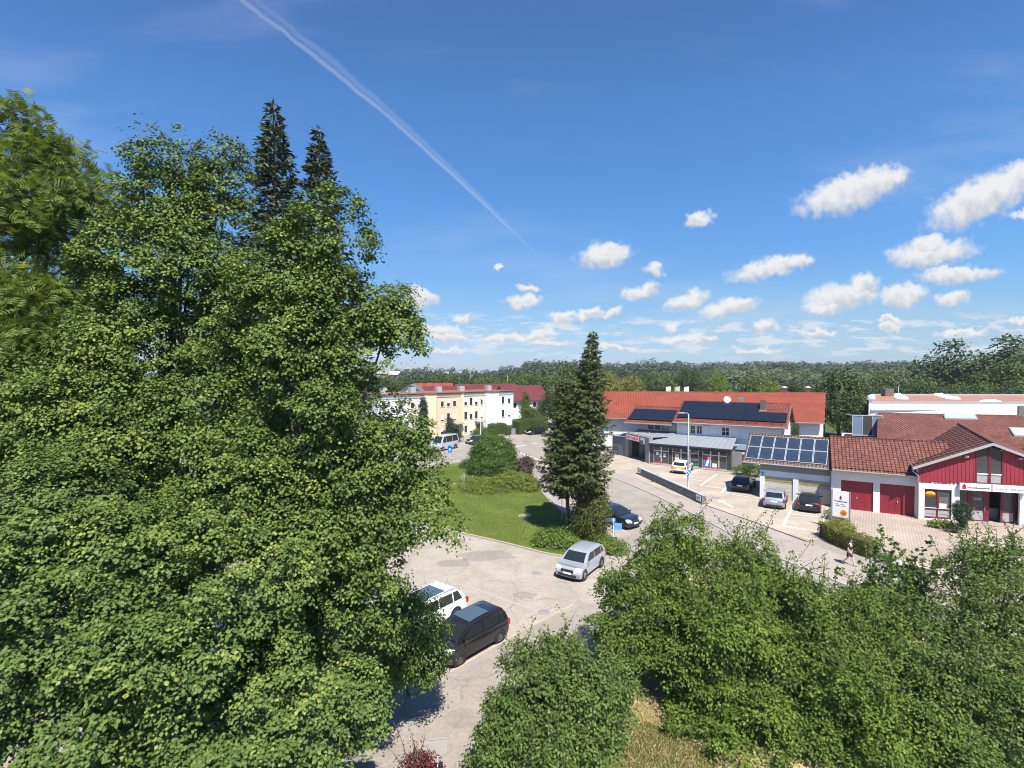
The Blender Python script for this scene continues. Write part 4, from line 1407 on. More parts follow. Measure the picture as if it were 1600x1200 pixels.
for (x, y, r_) in ((1403, 618.5, 1.0), (1405.5, 620.5, 1.0), (1409, 623, 1.1), (1467, 618, 1.1), (1476, 620.5, 1.1), (1487, 623, 1.3), (1548, 629, 1.5)):
    c = G(x, y, Z - .3) - Vector((59.3, 85, 0))
    MB().lathe([(r_ * 1.05, -.1), (r_ * 1.05, .15), (r_, .16), (r_ * .8, .38), (r_ * .45, .52), (0.01, .56)], c, seg=14).build('dome_light', 'signwhite', hall)
c = G(1390, 619, Z - .3) - Vector((59.3, 85, 0))
MB().box(c.x - .9, c.x + .9, c.y, c.y + 1.4, Z - .4, Z + 1.3).build('chimney', 'brick', hall)
MB().box(24, 25.6, -1.0, -.4, Z - 3.0, Z - .6).build('vent_box', 'grey', hall)
MB().lathe([(0.01, 0), (.5, .25), (.6, .6), (.45, 1.0), (.01, 1.2)], (.8, .6, Z), seg=12).build('ball_finial', 'signwhite', hall)
MB().tube([(17, 16, Z - .3), (17, 16, Z + 2.2)], .05, 5).build('antenna', 'metal', hall)

# ------------------------------------------------------------------ long hall with the orange roof
lh = thing('long_hall', 'long white hall with bright orange tiled roof behind the solar house', 'hall', (0, 0, 0))
RL, RR = Vector((13.5, 99.5, 8.7)), Vector((55.8, 91, 8.7))
EL_, ER_ = Vector((13.0, 85.5, 4.9)), Vector((46.6, 76.2, 4.9))
bL, bR = RL + (RL - EL_), RR + (RR - ER_)
bL.z = bR.z = 4.9
r_ = MB().slab([EL_, ER_, RR, RL], .2).slab([RL, RR, bR, bL], .2).build('roof', 'tile_new', lh)
MB().tube([RL, RR], .14, 8).build('ridge_tiles', 'tile_new', r_)
ins = lambda p, q, t: (p + (q - p) * t)
wl = [EL_ + Vector((.6, .9, 0)), ER_ + Vector((-.2, .9, 0)), bR + Vector((-.6, -.8, 0)), bL + Vector((.6, -.8, 0))]
wm = MB().prism([(p.x, p.y) for p in wl], 0, 4.85)
rr_ = (wl[1] + wl[2]) / 2
wm.face([(wl[1].x, wl[1].y, 4.85), (wl[2].x, wl[2].y, 4.85), (RR.x - .3, RR.y, 8.5)])
wm.face([(wl[0].x, wl[0].y, 4.85), (RL.x + .3, RL.y, 8.5), (wl[3].x, wl[3].y, 4.85)])
wm.build('wall', 'white', lh)
g_ = MB().tube([EL_ + Vector((0, -.1, -.1)), ER_ + Vector((0, -.1, -.1))], .1, 6).build('gutter', 'metal', lh)
for (x, kk) in ((1225, 0), (1262, 1)):
    c = D(x, 611, 94)
    MB().lathe([(.45, -1.2), (.45, 0.6), (.6, .62), (.6, .8), (0.01, 1.0)], (c.x, c.y, 8.9), seg=12).build('vent_cowl', 'alu', lh)

# ------------------------------------------------------------------ white house with photovoltaic roof and shop front
sh = thing('shop_house', 'white house with black solar roof above a glazed ground-floor shop', 'house', (18.89, 69.67, 0), R(-34))
# shop front
cols = [(.0, .42), (2.52, 2.95), (6.42, 6.85), (9.85, 10.3)]
m = MB()
for a, b in cols:
    m.box(a, b, 0, .4, 0, 2.35)
m.box(-.05, 10.35, -.02, .42, 2.352, 2.72)
m.build('front_frame', 'dark', sh)
MB().box(-.05, 10.35, -.55, -.02, 0.02, .12).build('step', 'walk', sh)
for (a, b, n) in ((.42, 2.52, 2), (2.95, 6.42, 3), (6.85, 9.85, 3)):
    for k in range(n):
        xa, xb = a + (b - a) * k / n, a + (b - a) * (k + 1) / n
        m = MB().box(xa, xa + .07, .08, .16, .12, 2.35).box(xb - .07, xb, .08, .16, .12, 2.35).box(xa + .07, xb - .07, .083, .16, .12, .22).box(xa + .07, xb - .07, .083, .16, 1.78, 1.88)
        sw = m.build('shop_window', 'alu', sh)
        MB().box(xa + .07, xb - .07, .115, .13, .22, 1.78).build('pane', 'shopglass', sw)
        MB().box(xa + .07, xb - .07, .12, .13, 1.88, 2.35).build('pane', 'shopglass', sw)
# posters and window stickers
PST = [(.75, 1.1, 1.2, 1.6, 'signwhite'), (1.25, 1.5, 1.0, 1.45, 'blind'), (1.75, 2.1, 1.05, 1.5, 'blind'), (3.3, 3.85, .75, 1.62, 'cream'), (5.3, 6.3, .28, .6, 'signgreen'), (5.4, 6.3, .9, 1.4, 'shop_in'),
       (7.0, 7.75, .3, 1.1, 'signblue'), (7.05, 7.8, 1.1, 1.7, 'signred'), (8.05, 8.6, .3, .8, 'blind')]
for (a, b, c, d, mt) in PST:
    MB().box(a, b, .106, .113, c, d).build('poster', mt, sh)
MB().add([(7.2, .104, .4), (7.5, .104, .4), (7.8, .104, 1.6), (7.55, .104, 1.6)], [(0, 1, 2, 3)]).build('poster', 'signwhite', sh)
for (a, b, z) in ((.5, 2.4, .2), (3.0, 4.2, 1.72), (5.2, 6.35, 1.72), (6.95, 9.0, .2)):
    MB().box(a, b, .07, .079, z, z + .1).build('film_stripe', 'signred', sh)
# lean-to zinc roof with standing seams
MB().box(-.1, 10.4, -.35, 3.9, 2.73, 2.77).build('soffit', 'dark', sh)
zr = MB().slab([(-.2, -.45, 2.86), (10.5, -.45, 2.86), (10.2, 4.0, 3.75), (1.9, 4.0, 3.75)], .09).build('canopy_roof', 'zinc', sh)
for k in range(15):
    t = (k + .5) / 15
    a = Vector((-.2 + 10.7 * t, -.45, 2.87))
    b = Vector((1.9 + 8.3 * t, 4.0, 3.76))
    MB().tube([a, b], .022, 4).build('seam', 'zinc', zr)
MB().box(-.2, 10.5, -.5, -.44, 2.68, 2.84).build('fascia', 'dark', sh)
# side and rear of ground floor
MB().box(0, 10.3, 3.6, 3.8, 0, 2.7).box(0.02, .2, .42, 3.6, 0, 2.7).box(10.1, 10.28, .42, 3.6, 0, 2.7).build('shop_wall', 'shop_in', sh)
MB().box(10.3, 11.4, .8, 1.0, 0, 2.4).build('side_panel', 'concrete', sh)
MB().box(2.3, 15.7, 4.3, 12, 0, 3.6).build('ground_floor', 'white', sh)
# upper storey
wins = [(4.2, 4.85, 3.95, 5.1), (5.05, 5.75, 3.95, 5.1), (8.3, 9.25, 3.95, 5.1), (10.6, 11.95, 3.62, 5.05), (13.2, 14.5, 3.9, 5.05)]
ww = MB().wall(2.3, 15.7, 3.6, 5.75, 4.2, wins, .16)
for xx, sg in ((2.3, -1), (15.7, 1)):
    f = [(xx, 4.2, 3.6), (xx, 12, 3.6), (xx, 12, 5.7), (xx, 8.1, 8.1), (xx, 4.2, 5.7)]
    ww.face(f if sg > 0 else f[::-1])
ww.build('wall', 'white', sh)
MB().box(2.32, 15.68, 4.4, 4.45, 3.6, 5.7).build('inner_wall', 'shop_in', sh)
for k, wd in enumerate(wins):
    if k < 3:
        window(sh, *wd, 4.2, 'frame_w', 'glass', .055, 2, 2)
    else:
        window(sh, *wd, 4.2, 'frame_w', 'glass', .06, 1, 1, blind=.985)
sc_ = MB().box(0, .9, 4.15, 4.19, 3.9, 5.15).build('shutter', 'blind', sh)
sc_.location.x = 3.2
inst(sc_, sh, (5.85, 0, 0))
gable_roof(sh, 1.95, 16.15, 3.45, 5.55, 8.1, 8.25, 'tile_red')
gutter(sh, 1.95, 16.1, 3.38, 5.47, 15.6, 3.5, 4.18)
MB().slab([(16.1, 3.45, 5.56), (16.22, 3.45, 5.56), (16.22, 8.1, 8.27), (16.1, 8.1, 8.27)], .24).build('bargeboard', 'brownwood', sh)
MB().slab([(16.1, 8.1, 8.27), (16.22, 8.1, 8.27), (16.22, 12.75, 5.56), (16.1, 12.75, 5.56)], .24).build('bargeboard', 'brownwood', sh)
sl2 = math.atan2(2.7, 4.65)
pvp = MB().box(0, 1.68, 0, 1.02, 0, .045).build('solar_panel', 'pv', sh)


def put_panel(x, s, first=False, lay=(3.45, 5.55), slope=sl2, par=None):
    o = pvp if first else inst(pvp, par or sh)
    o.location = (x, lay[0] + s * math.cos(slope) - .13 * math.sin(slope), lay[1] + s * math.sin(slope) + .13 * math.cos(slope))
    o.rotation_euler = (slope, 0, 0)


first = True
for r_, (xs, n) in enumerate(((2.35, 8), (2.35, 8), (2.35, 6), (2.35, 6))):
    for c in range(n):
        put_panel(xs + c * 1.70, .95 + r_ * 1.04, first)
        first = False
sg = MB().box(0, .05, 0, .3, 0, .22).build('snow_hook', 'tile_new', sh)
sg.location = (8.6, 3.8, 5.8)
for k in range(1, 8):
    inst(sg, sh, (8.6 + k * .98, 3.8, 5.8))
MB().tube([(8.4, 3.85, 5.98), (15.9, 3.85, 5.98)], .03, 5).build('snow_rail', 'tile_new', sh)
c = MB().box(12.6, 13.3, 6.6, 7.2, 6.9, 8.75).build('chimney', 'brick', sh)
MB().box(12.5, 13.4, 6.5, 7.3, 7.2, 7.42).build('flashing', 'lightgrey', c)
MB().box(9.6, 10.2, 8.3, 8.9, 7.7, 8.95).build('chimney', 'concrete', sh)
ds = MB().lathe([(.02, .0), (.25, .03), (.48, .14), (.5, .16)], (0, 0, 0), 'y', 16).build('satellite_dish', 'signwhite', sh)
ds.location, ds.rotation_euler = (8.3, 7.9, 8.65), (R(15), 0, R(180))
MB().tube([(8.3, 7.9, 8.1), (8.3, 7.95, 8.65)], .03, 6).build('dish_mast', 'metal', sh)
# lower grey annexe with its own panels
aw = [(-1.75, -.95, 4.25, 4.98), (-.75, .05, 4.25, 4.98), (.3, 1.2, 4.2, 4.98)]
MB().wall(-3.1, 2.28, 2.9, 5.2, 4.1, aw, .15).box(-3.1, -2.9, 4.26, 9.5, 0, 5.0).build('annexe_wall', 'greywood', sh)
MB().box(-2.9, 2.28, 4.3, 9.5, 0, 2.9).build('annexe_ground_floor', 'concrete', sh)
for k, wd in enumerate(aw):
    window(sh, *wd, 4.1, 'dark', 'glass_blue' if k == 2 else 'glass', .07)
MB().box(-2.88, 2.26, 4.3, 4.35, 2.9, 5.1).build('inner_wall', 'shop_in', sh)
gable_roof(sh, -5.1, 1.9, 3.3, 5.2, 7.7, 7.25, 'tile_red', name='annexe_roof')
MB().box(-5.1, 1.9, 3.2, 3.29, 4.98, 5.16).build('fascia', 'greywood', sh)
sl3 = math.atan2(2.05, 4.4)
for r_ in range(3):
    for c in range(4):
        put_panel(-4.7 + c * 1.62, .62 + r_ * 1.04, False, (3.3, 5.2), sl3)
MB().tube([(-4.8, 3.3, 5.05), (-3.2, 4.05, 4.2), (-3.2, 4.05, 3.2)], .07, 6).build('downpipe', 'metal', sh)
# low zinc roof behind the portal
z2 = MB().slab([(-4.3, 3.6, 3.62), (.15, .25, 3.0), (2.2, 4.05, 3.9), (-3.4, 4.05, 3.9)], .1).build('canopy_roof', 'zinc', sh)
for k in range(6):
    t = (k + .5) / 6
    MB().tube([Vector((-4.3, 3.6, 3.63)).lerp(Vector((.15, .25, 3.01)), t), Vector((-3.4, 4.05, 3.91)).lerp(Vector((2.3, 4.05, 3.91)), t)], .022, 4).build('seam', 'zinc', z2)
MB().box(-3.3, 2.25, 3.98, 4.09, 3.6, 4.05).build('flashing', 'dark', sh)
# timber and glass link between shop and garage
lk = MB().box(10.5, 13.6, 1.5, 1.65, 2.35, 2.6).box(10.5, 13.6, 3.6, 3.75, 2.6, 2.85)
for k in range(5):
    lk.box(10.55 + k * .72, 10.65 + k * .72, 1.65, 3.6, 2.45, 2.6)
lk = lk.build('link_roof_frame', 'brownwood', sh)
MB().slab([(10.5, 1.4, 2.64), (13.6, 1.4, 2.64), (13.6, 3.8, 2.92), (10.5, 3.8, 2.92)], .03).build('glass_sheet', 'glass_blue', lk)

# ------------------------------------------------------------------ concrete portal with the shop sign
po = thing('shop_portal', 'grey concrete entrance portal with red and white shop sign', 'portal', (16.77, 75.5, 0), R(-71.5))
MB().box(0, .9, -.05, .6, 0, 3.5).box(5.25, 6.15, -.05, .6, 0, 3.5).box(.9, 5.25, -.05, .6, 2.75, 3.5).build('frame', 'concrete', po)
MB().box(.1, 6.1, 2.6, 2.75, 0, 3.2).box(.1, .25, .6, 2.6, 0, 3.2).build('rear_wall', 'grey', po)
MB().box(1.6, 4.9, 2.5, 2.6, .1, 2.5).build('roller_door', 'lightgrey', po)
MB().box(0, 6.15, .3, 3.2, 3.502, 3.56).build('roof', 'zinc', po)
sg = MB().box(.45, 3.95, -.16, -.052, 2.62, 3.38).build('shop_sign', 'signred', po)
MB().box(.51, 3.89, -.17, -.161, 2.68, 3.32).build('panel', 'signwhite', sg)
text('IHR E-BIKER', .5, 'signred', sg, (.62, -.175, 2.82), FRONT, width=3.1, bold=.012)
s2 = MB().box(4.1, 5.2, -.1, -.052, 2.35, 3.36).build('side_sign', 'signgreen', po)
MB().box(4.15, 4.75, -.108, -.101, 2.95, 3.3).build('panel', 'signwhite', s2)
MB().box(4.9, 5.18, -.108, -.101, 2.5, 3.3).build('panel', 'signwhite', s2)
# dark shed left of the portal
sd = thing('slatted_shed', 'low dark slatted shed left of the grey portal', 'shed', (15.3, 77.8, 0), R(-58))
MB().box(0.05, 2.6, .06, 3, 0, 2.75).build('body', 'dark', sd)
bd = MB().box(0, .2, 0, .055, 0, 2.7).build('slat', 'grey', sd)
for k in range(1, 12):
    inst(bd, sd, (k * .225, 0, 0))
MB().slab([(-.2, -.2, 2.85), (2.8, -.2, 2.95), (2.8, 3.2, 3.1), (-.2, 3.2, 3.0)], .1).build('roof', 'zinc', sd)

# ------------------------------------------------------------------ terrace of rendered row houses
TA = Vector((-14.43, 95.91, 0))
TR = R(41.0)


def row_house(label, x0, x1, step, mats, winx, baymat=None, bay=None, door=None, blinds=(), H=8.35):
    loc = TA + Matrix.Rotation(TR, 3, 'Z') @ Vector((x0, step, 0))
    h = thing('row_house', label, 'house', loc, TR, 'terrace of row houses')
    w = x1 - x0
    holes = []
    for cx in winx:
        for (za, zb) in ((.5, 1.9), (3.1, 4.6), (5.85, 7.35)):
            holes.append((cx - .38, cx + .38, za, zb))
    if door:
        holes = [q for q in holes if not (q[2] < 1 and abs((q[0] + q[1]) / 2 - door) < .9)]
        holes.append((door - .5, door + .5, 0.0, 2.1))
    MB().wall(0, w, 0, H, 0, holes, .16).build('wall', mats, h)
    b = MB().face([(0, 0, 0), (0, 0, H), (0, 9, H), (0, 9, 0)]).face([(w, 0, 0), (w, 9, 0), (w, 9, H), (w, 0, H)]).face([(0, 9, 0), (0, 9, H), (w, 9, H), (w, 9, 0)])
    b.build('side_walls', mats, h)
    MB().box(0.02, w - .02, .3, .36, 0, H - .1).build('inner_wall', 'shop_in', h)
    MB().box(-.04, w + .04, -.16, 9.1, H, H + .12).box(-.06, w + .06, -.3, 9.2, H + .121, H + .24).build('roof', 'brownwood', h)
    MB().box(-.02, w + .02, -.09, .0, H - .62, H - .45).build('cornice', 'lightgrey', h)
    for i, q in enumerate(holes):
        if door and q[2] == 0.0:
            d = MB().box(q[0] + .02, q[1] - .02, .08, .14, 0.02, q[3]).build('door', 'grey', h)
            MB().tube([(q[1] - .15, .05, 1.0), (q[1] - .15, .05, 1.3)], .02, 5).build('handle', 'alu', d)
            MB().slab([(q[0] - .5, -1.2, 2.55), (q[1] + .5, -1.2, 2.55), (q[1] + .5, 0, 2.75), (q[0] - .5, 0, 2.75)], .1).build('door_canopy', 'concrete', h)
            continue
        window(h, *q, 0, 'frame_w', 'glass', .06, 1, 1, sill='lightgrey', blind=(0, .55, .3, 0, .8)[(i * 3 + len(label)) % 5] if i not in blinds else .5)
    if bay:
        a, c = bay
        q = MB().prism([(a, 0.0), (a + .35, -.75), (c - .35, -.75), (c, 0.0)], 0, H - .002).build('bay', baymat or mats, h)
        MB().prism([(a - .1, 0.0), (a + .3, -.9), (c - .3, -.9), (c + .1, 0.0)], H + .003, H + .243).build('bay_roof', 'brownwood', q)
    MB().box(w * .4, w * .4 + 1.1, 3.2, 4.2, H + .24, H + 1.25).build('chimney', 'lightgrey', h)
    return h


row_house('white row house at the right end of the terrace', 11.8, 19.2, -.35, 'white', (4.6, 6.3), bay=(.05, 3.2))
row_house('pale cream row house with four window columns', 5.6, 11.78, 0.1, 'cream', (1.6, 2.9, 4.2, 5.5), bay=(.02, .95), baymat='yellowr', door=4.7)
row_house('peach row house behind the white van', .3, 5.58, -.25, 'peach', (1.2, 2.6, 4.0), door=4.5)
row_house('yellow and pink row house behind the tall narrow cypress', -5.6, .28, .1, 'pink', (.9, 2.4, 3.7), bay=(3.3, 5.86), baymat='yellowr', door=None)
row_house('white row house half hidden behind the maple', -11.8, -5.62, -.2, 'white', (1.2, 2.9, 4.6))


def plain_house(name, label, cat, P0, P1, depth, he, hr, roof, wall='white', group=None, along=True, nwin=4, hip=0.0):
    """simple pitched-roof house further off: P0-P1 is its front eaves line on the ground"""
    d = P1 - P0
    w = d.length
    h = thing(name, label, cat, P0, math.atan2(d.y, d.x), group)
    holes = [(w * (i + .5) / nwin - .5, w * (i + .5) / nwin + .5, he - 2.0, he - .6) for i in range(nwin)]
    m = MB().wall(0, w, 0, he, 0, holes, .15)
    if along:
        for xx in (0, w):
            m.face([(xx, 0, 0), (xx, depth, 0), (xx, depth, he), (xx, depth / 2, hr - .15), (xx, 0, he)])
    else:
        m.face([(0, 0, he), (w, 0, he), (w / 2, 0, hr - .15)])
        for xx in (0, w):
            m.face([(xx, 0, 0), (xx, depth, 0), (xx, depth, he), (xx, 0, he)])
    m.build('wall', wall, h)
    for q in holes:
        window(h, *q, 0, 'frame_w', 'glass', .07)
    if along:
        rf = MB()
        a, b, c, e = Vector((-.5, -.6, he - .2)), Vector((w + .5, -.6, he - .2)), Vector((w + .5 - hip, depth / 2, hr)), Vector((-.5 + hip, depth / 2, hr))
        rf.slab([a, b, c, e], .18).slab([e, c, Vector((w + .5, depth + .6, he - .2)), Vector((-.5, depth + .6, he - .2))], .18)
        if hip:
            rf.slab([b, Vector((w + .5, depth + .6, he - .2)), c], .18)
    else:
        rf = MB().slab([(-.6, -.5, he - .2), (w / 2, -.5, hr), (w / 2, depth, hr), (-.6, depth, he - .2)], .18).slab([(w / 2, -.5, hr), (w + .6, -.5, he - .2), (w + .6, depth, he - .2), (w / 2, depth, hr)], .18)
    rf.build('roof', roof, h)
    return h


plain_house('house', 'white gabled house with grey verge behind the terrace', 'house', D(606, 640, 118) * Vector((1, 1, 0)) if False else Vector((-28.4, 118, 0)), Vector((-18.6, 119, 0)), 10, 6.4, 9.6, 'grey', along=False, nwin=3)
plain_house('house', 'house with bright orange tiled roof behind the terrace', 'house', Vector((-24.5, 132, 0)), Vector((-15.5, 134, 0)), 9, 6.2, 9.5, 'tile_new', nwin=3)
plain_house('house', 'low grey-gabled house with wine red roof left of the chimneys', 'house', Vector((-20.6, 124, 0)), Vector((-8, 127, 0)), 9, 6.9, 8.9, 'tile_wine', 'lightgrey', nwin=4)
plain_house('house', 'long house with dull wine red roof above the terrace', 'house', Vector((-13, 133, 0)), Vector((2.5, 140, 0)), 10, 6.5, 9.2, 'tile_wine', nwin=5)
plain_house('house', 'house with bright wine red roof right of the terrace', 'house', Vector((-.5, 127.5, 0)), Vector((9.6, 133, 0)), 10, 5.4, 8.9, 'tile_wine', nwin=4, hip=0)
# pale town buildings on the far horizon
for (x0, x1, y0, d, lab, rf) in ((585, 607, 579, 420, 'long pale building on the far left horizon', 'concrete'), (607, 622, 580, 400, 'pinkish building beside the long pale one on the horizon', 'faded'),
                                 (632, 672, 578, 660, 'wide white building with dark roof on the horizon', 'concrete'), (692, 700, 580.5, 480, 'small pale house among the horizon trees', 'concrete'), (708, 720, 579.5, 500, 'cream horizon house with low grey roof', 'concrete')):
    a, b = D(x0, y0, d), D(x1, y0, d)
    z = a.z
    plain_house('far_building', lab, 'building', Vector((a.x, d, 0)), Vector((b.x, d, 0)), 12, z - 2.5, z, rf, 'faded', nwin=6)
ch = thing('church', 'tiny white church with pointed dark spire on the horizon', 'church', (D(636, 575, 610).x, 610, 0))
MB().box(-6, 6, 0, 10, 0, 15.5).build('tower', 'faded', ch)
MB().lathe([(7, 15.5), (5, 17.5), (2, 19), (.6, 21), (.05, 24)], (0, 5, 0), seg=8).build('spire', 'concrete', ch)

# ================================================================== CARS
def hw_at(z, W, belt, roof):
    t = max(0, min(1, (z - belt) / (roof - belt)))
    return W * (.485 - .085 * t)


def make_car(label, centre, heading, paint, L=4.0, W=1.72, Hh=1.5, belt=.92, hood=.88, xw0=.9, xw1=.25, xr0=-1.8, xr1=-1.45, wheel=.31, wb=2.5, rims='rim', sunroof=None,
             roofmat=None, rails=False, pillars=(-.25, -1.15), name='car', cat='car', group='parked cars', van=False, tailstripe=None, plate=True, roofbox=None):
    c = thing(name, label, cat, centre, heading, group)
    h = L / 2
    prof = [(-h + .10, .24), (-h + .02, .42), (-h, .62), (-h + .03, belt - .14), (xr0 + .02, belt + .01), (xr0 + .5, belt + .02), (xw0 - .4, belt + .02), (xw0 + .08, belt - .01),
            ((xw0 + h) / 2 + .15, hood + (belt - hood) * .35), (h - .30, hood - .12), (h - .07, hood - .28), (h, .52), (h - .02, .36), (h - .10, .22)]
    ys = [(-1, .16, .05), (-.955, .085, .012), (-.7, .02, 0), (0, 0, -.012), (.7, .02, 0), (.955, .085, .012), (1, .16, .05)]
    vs, fs = [], []
    n = len(prof)
    for (s, tx, tz) in ys:
        for (x, z) in prof:
            xx = x - math.copysign(min(tx, abs(x)) * (abs(x) / h) ** 3, x)
            zz = z - tz if z > .6 else z + tz * .4
            vs.append((xx, s * W / 2 * (1 if .3 < z < belt else .985), zz))
    for k in range(len(ys) - 1):
        for i in range(n - 1):
            fs.append((k * n + i, (k + 1) * n + i, (k + 1) * n + i + 1, k * n + i + 1))
        fs.append((k * n + n - 1, (k + 1) * n + n - 1, (k + 1) * n, k * n))
    fs.append(tuple(range(n)))
    fs.append(tuple(reversed(range((len(ys) - 1) * n, len(ys) * n))))
    b = MB().add(vs, fs, True)
    # cabin
    rf = Hh
    cp = [(xr0, belt), (xr0 + (xr1 - xr0) * .5, belt + (rf - belt) * .58), (xr1, rf - .06), (xr1 + .25, rf - .012), ((xr1 + xw1) / 2, rf), (xw1 - .25, rf - .02), (xw1, rf - .07), (xw0 + (xw1 - xw0) * .45, belt + (rf - belt) * .52), (xw0, belt)]
    ss = [-1, -.90, -.45, 0, .45, .90, 1]
    vs, fs = [], []
    n = len(cp)
    for s in ss:
        for (x, z) in cp:
            dz = (.055 if abs(s) == 1 else .012 if abs(s) > .8 else 0) if z > belt + .35 else 0
            zz = z - dz
            bow = (1 - s * s) * .10 if (z < rf - .1 or x > xw1 - .1) and x > (xw1 + xr1) / 2 else 0
            vs.append((x + bow * .6, s * hw_at(zz, W, belt, rf), zz))
    for k in range(len(ss) - 1):
        for i in range(n - 1):
            fs.append((k * n + i, (k + 1) * n + i, (k + 1) * n + i + 1, k * n + i + 1))
    fs.append(tuple(range(n)))
    fs.append(tuple(reversed(range((len(ss) - 1) * n, len(ss) * n))))
    b.add(vs, fs, True)
    body = b.build('body', paint, c)
    for p in body.data.polygons:
        p.use_smooth = True
    bm = bmesh.new()
    bm.from_mesh(body.data)
    bmesh.ops.recalc_face_normals(bm, faces=bm.faces)
    bm.to_mesh(body.data)
    bm.free()
    try:
        body.data.set_sharp_from_angle(angle=R(38))
    except Exception:
        pass
    # glass
    zb, zt = belt + .045, rf - .13

    def along(p, z):
        for (xa, za), (xb, zb_) in zip(p[:-1], p[1:]):
            if z <= zb_ or (xb, zb_) == p[-1]:
                return xa + (xb - xa) * (z - za) / (zb_ - za)

    def xf(z):            # windscreen line
        return along([cp[8], cp[7], cp[6]], z)

    def xr(z):
        return along([cp[0], cp[1], cp[2]], z)

    def sidewin(xa, xb, fslope=0.0, rslope=0.0):
        for sg in (-1, 1):
            q = []
            for (x, z) in ((xa, zb), (xb, zb), (xb - fslope, zt), (xa + rslope, zt)):
                q.append((x, sg * (hw_at(z, W, belt, rf) + .012), z))
            if sg > 0:
                q = q[::-1]
            MB().face(q).build('side_window', 'carglass', c)
    edges = [xr(zb) + .22, *sorted(pillars), xf(zb) - .16]
    for i in range(len(edges) - 1):
        last, firstw = i == len(edges) - 2, i == 0
        sidewin(edges[i] + (.0 if firstw else .04), edges[i + 1] - (.0 if last else .04), (xf(zb) - xf(zt)) * .92 if last else 0, (xr(zt) - xr(zb)) * .75 if firstw else 0)

    def crossglass(f, k, zlo, zhi, nm, push, bowed):
        m = MB()
        S = [-.84, -.42, 0, .42, .84]
        rows = [zlo, cp[7][1] if k > 0 else cp[1][1], zhi]
        vs = []
        for z in rows:
            for s in S:
                bow = (1 - s * s) * .10 * .6 if bowed else 0
                vs.append((f(z) + push + bow, s * hw_at(z, W, belt, rf), z + .012))
        fs = []
        for r_ in range(2):
            for i in range(4):
                fs.append((r_ * 5 + i, r_ * 5 + i + 1, r_ * 5 + i + 6, r_ * 5 + i + 5) if k > 0 else (r_ * 5 + i + 1, r_ * 5 + i, r_ * 5 + i + 5, r_ * 5 + i + 6))
        m.add(vs, fs, True).build(nm, 'carglass', c)
    crossglass(xf, 1, belt + .03, rf - .13, 'windscreen', .022, True)
    crossglass(xr, -1, belt + .08, rf - .12, 'rear_window', -.022, False)
    # wheels
    proto = None
    wz = wheel
    for (sx, sy) in ((1, 1), (1, -1), (-1, 1), (-1, -1)):
        p = (sx * wb / 2 + .05, sy * (W / 2 - .082), wz)
        if proto is None:
            proto = MB().lathe([(wheel * .62, -.10), (wheel * .94, -.105), (wheel, -.07), (wheel, .07), (wheel * .94, .105), (wheel * .62, .10)], (0, 0, 0), 'y', 20).build('wheel', 'rubber', c)
            rm = MB().lathe([(wheel * .64, .085), (wheel * .58, .065), (wheel * .2, .085), (0.001, .09)], (0, 0, 0), 'y', 14)
            rm.lathe([(wheel * .64, -.085), (wheel * .58, -.065), (wheel * .2, -.085), (0.001, -.09)], (0, 0, 0), 'y', 14)
            rim0 = rm.build('rim', rims, proto)
            sp = MB()
            for k in range(7):
                a = 2 * math.pi * k / 7
                for s in (-1, 1):
                    sp.lathe([(.03, .074 * s), (.03, .079 * s), (0.001, .0795 * s)], (math.cos(a) * wheel * .42, 0, math.sin(a) * wheel * .42), 'y', 6)
            sp0 = sp.build('rim_holes', 'trim', proto)
            proto.location = p
        else:
            o = inst(proto, c, p)
            inst(rim0, o)
            inst(sp0, o)
        # dark wheel arch
        MB().lathe([(wheel * 1.2, -.02), (wheel * 1.2, .006), (wheel * 1.0, .008), (wheel * .98, -.05)], (p[0], sy * (W / 2 - .004) - (0 if sy > 0 else .002), wz + .015), 'y', 20).build('wheel_arch', 'trim', c)
    # lamps, grille, plates, mirrors
    for sy in (-1, 1):
        hl = MB().add([(h - .11, sy * W * .26, hood - .30), (h - .03, sy * W * .27, hood - .33), (h - .08, sy * W * .46, hood - .26), (h - .48, sy * W * .492, hood - .10), (h - .42, sy * W * .42, hood - .055), (h - .20, sy * W * .27, hood - .12)], [(0, 1, 2, 3, 4, 5)])
        hl.slab([(h - .02, sy * W * .25, hood - .20), (h - .10, sy * W * .44, hood - .18), (h - .36, sy * W * .488, hood - .09), (h - .20, sy * W * .30, hood - .08)], .15)
        hl.build('headlight', 'lens', c)
        MB().box(-h - .012 + .06, -h + .22, *sorted((sy * W * .40, sy * W * .502)), belt - .28, belt - .04).build('tail_light', 'tail', c)
        y0 = sy * (W / 2)
        MB().add([(xw0 - .28, y0 - sy * .06, belt + .02), (xw0 - .18, y0 - sy * .06, belt + .02), (xw0 - .12, y0 + sy * .17, belt + .05), (xw0 - .26, y0 + sy * .17, belt + .05),
                  (xw0 - .28, y0 - sy * .05, belt + .09), (xw0 - .2, y0 - sy * .05, belt + .1), (xw0 - .14, y0 + sy * .17, belt + .16), (xw0 - .26, y0 + sy * .17, belt + .16)],
                 [(0, 1, 2, 3), (7, 6, 5, 4), (0, 4, 5, 1), (1, 5, 6, 2), (2, 6, 7, 3), (3, 7, 4, 0)]).build('mirror', paint, c)
        for k, px_ in enumerate((pillars[0] + .12, pillars[-1] + .12)):
            MB().box(px_, px_ + .18, *sorted((sy * (W / 2 - .01), sy * (W / 2 + .022))), belt - .16, belt - .12).build('door_handle', paint, c)
    MB().box(h - .075, h + .008, -W * .23, W * .23, .56, .70).build('grille', 'trim', c)
    MB().box(h - .06, h + .012, -W * .34, W * .34, .30, .43).build('air_intake', 'trim', c)
    MB().box(-h - .008, -h + .09, -W * .36, W * .36, .25, .40).build('rear_skirt', 'trim', c)
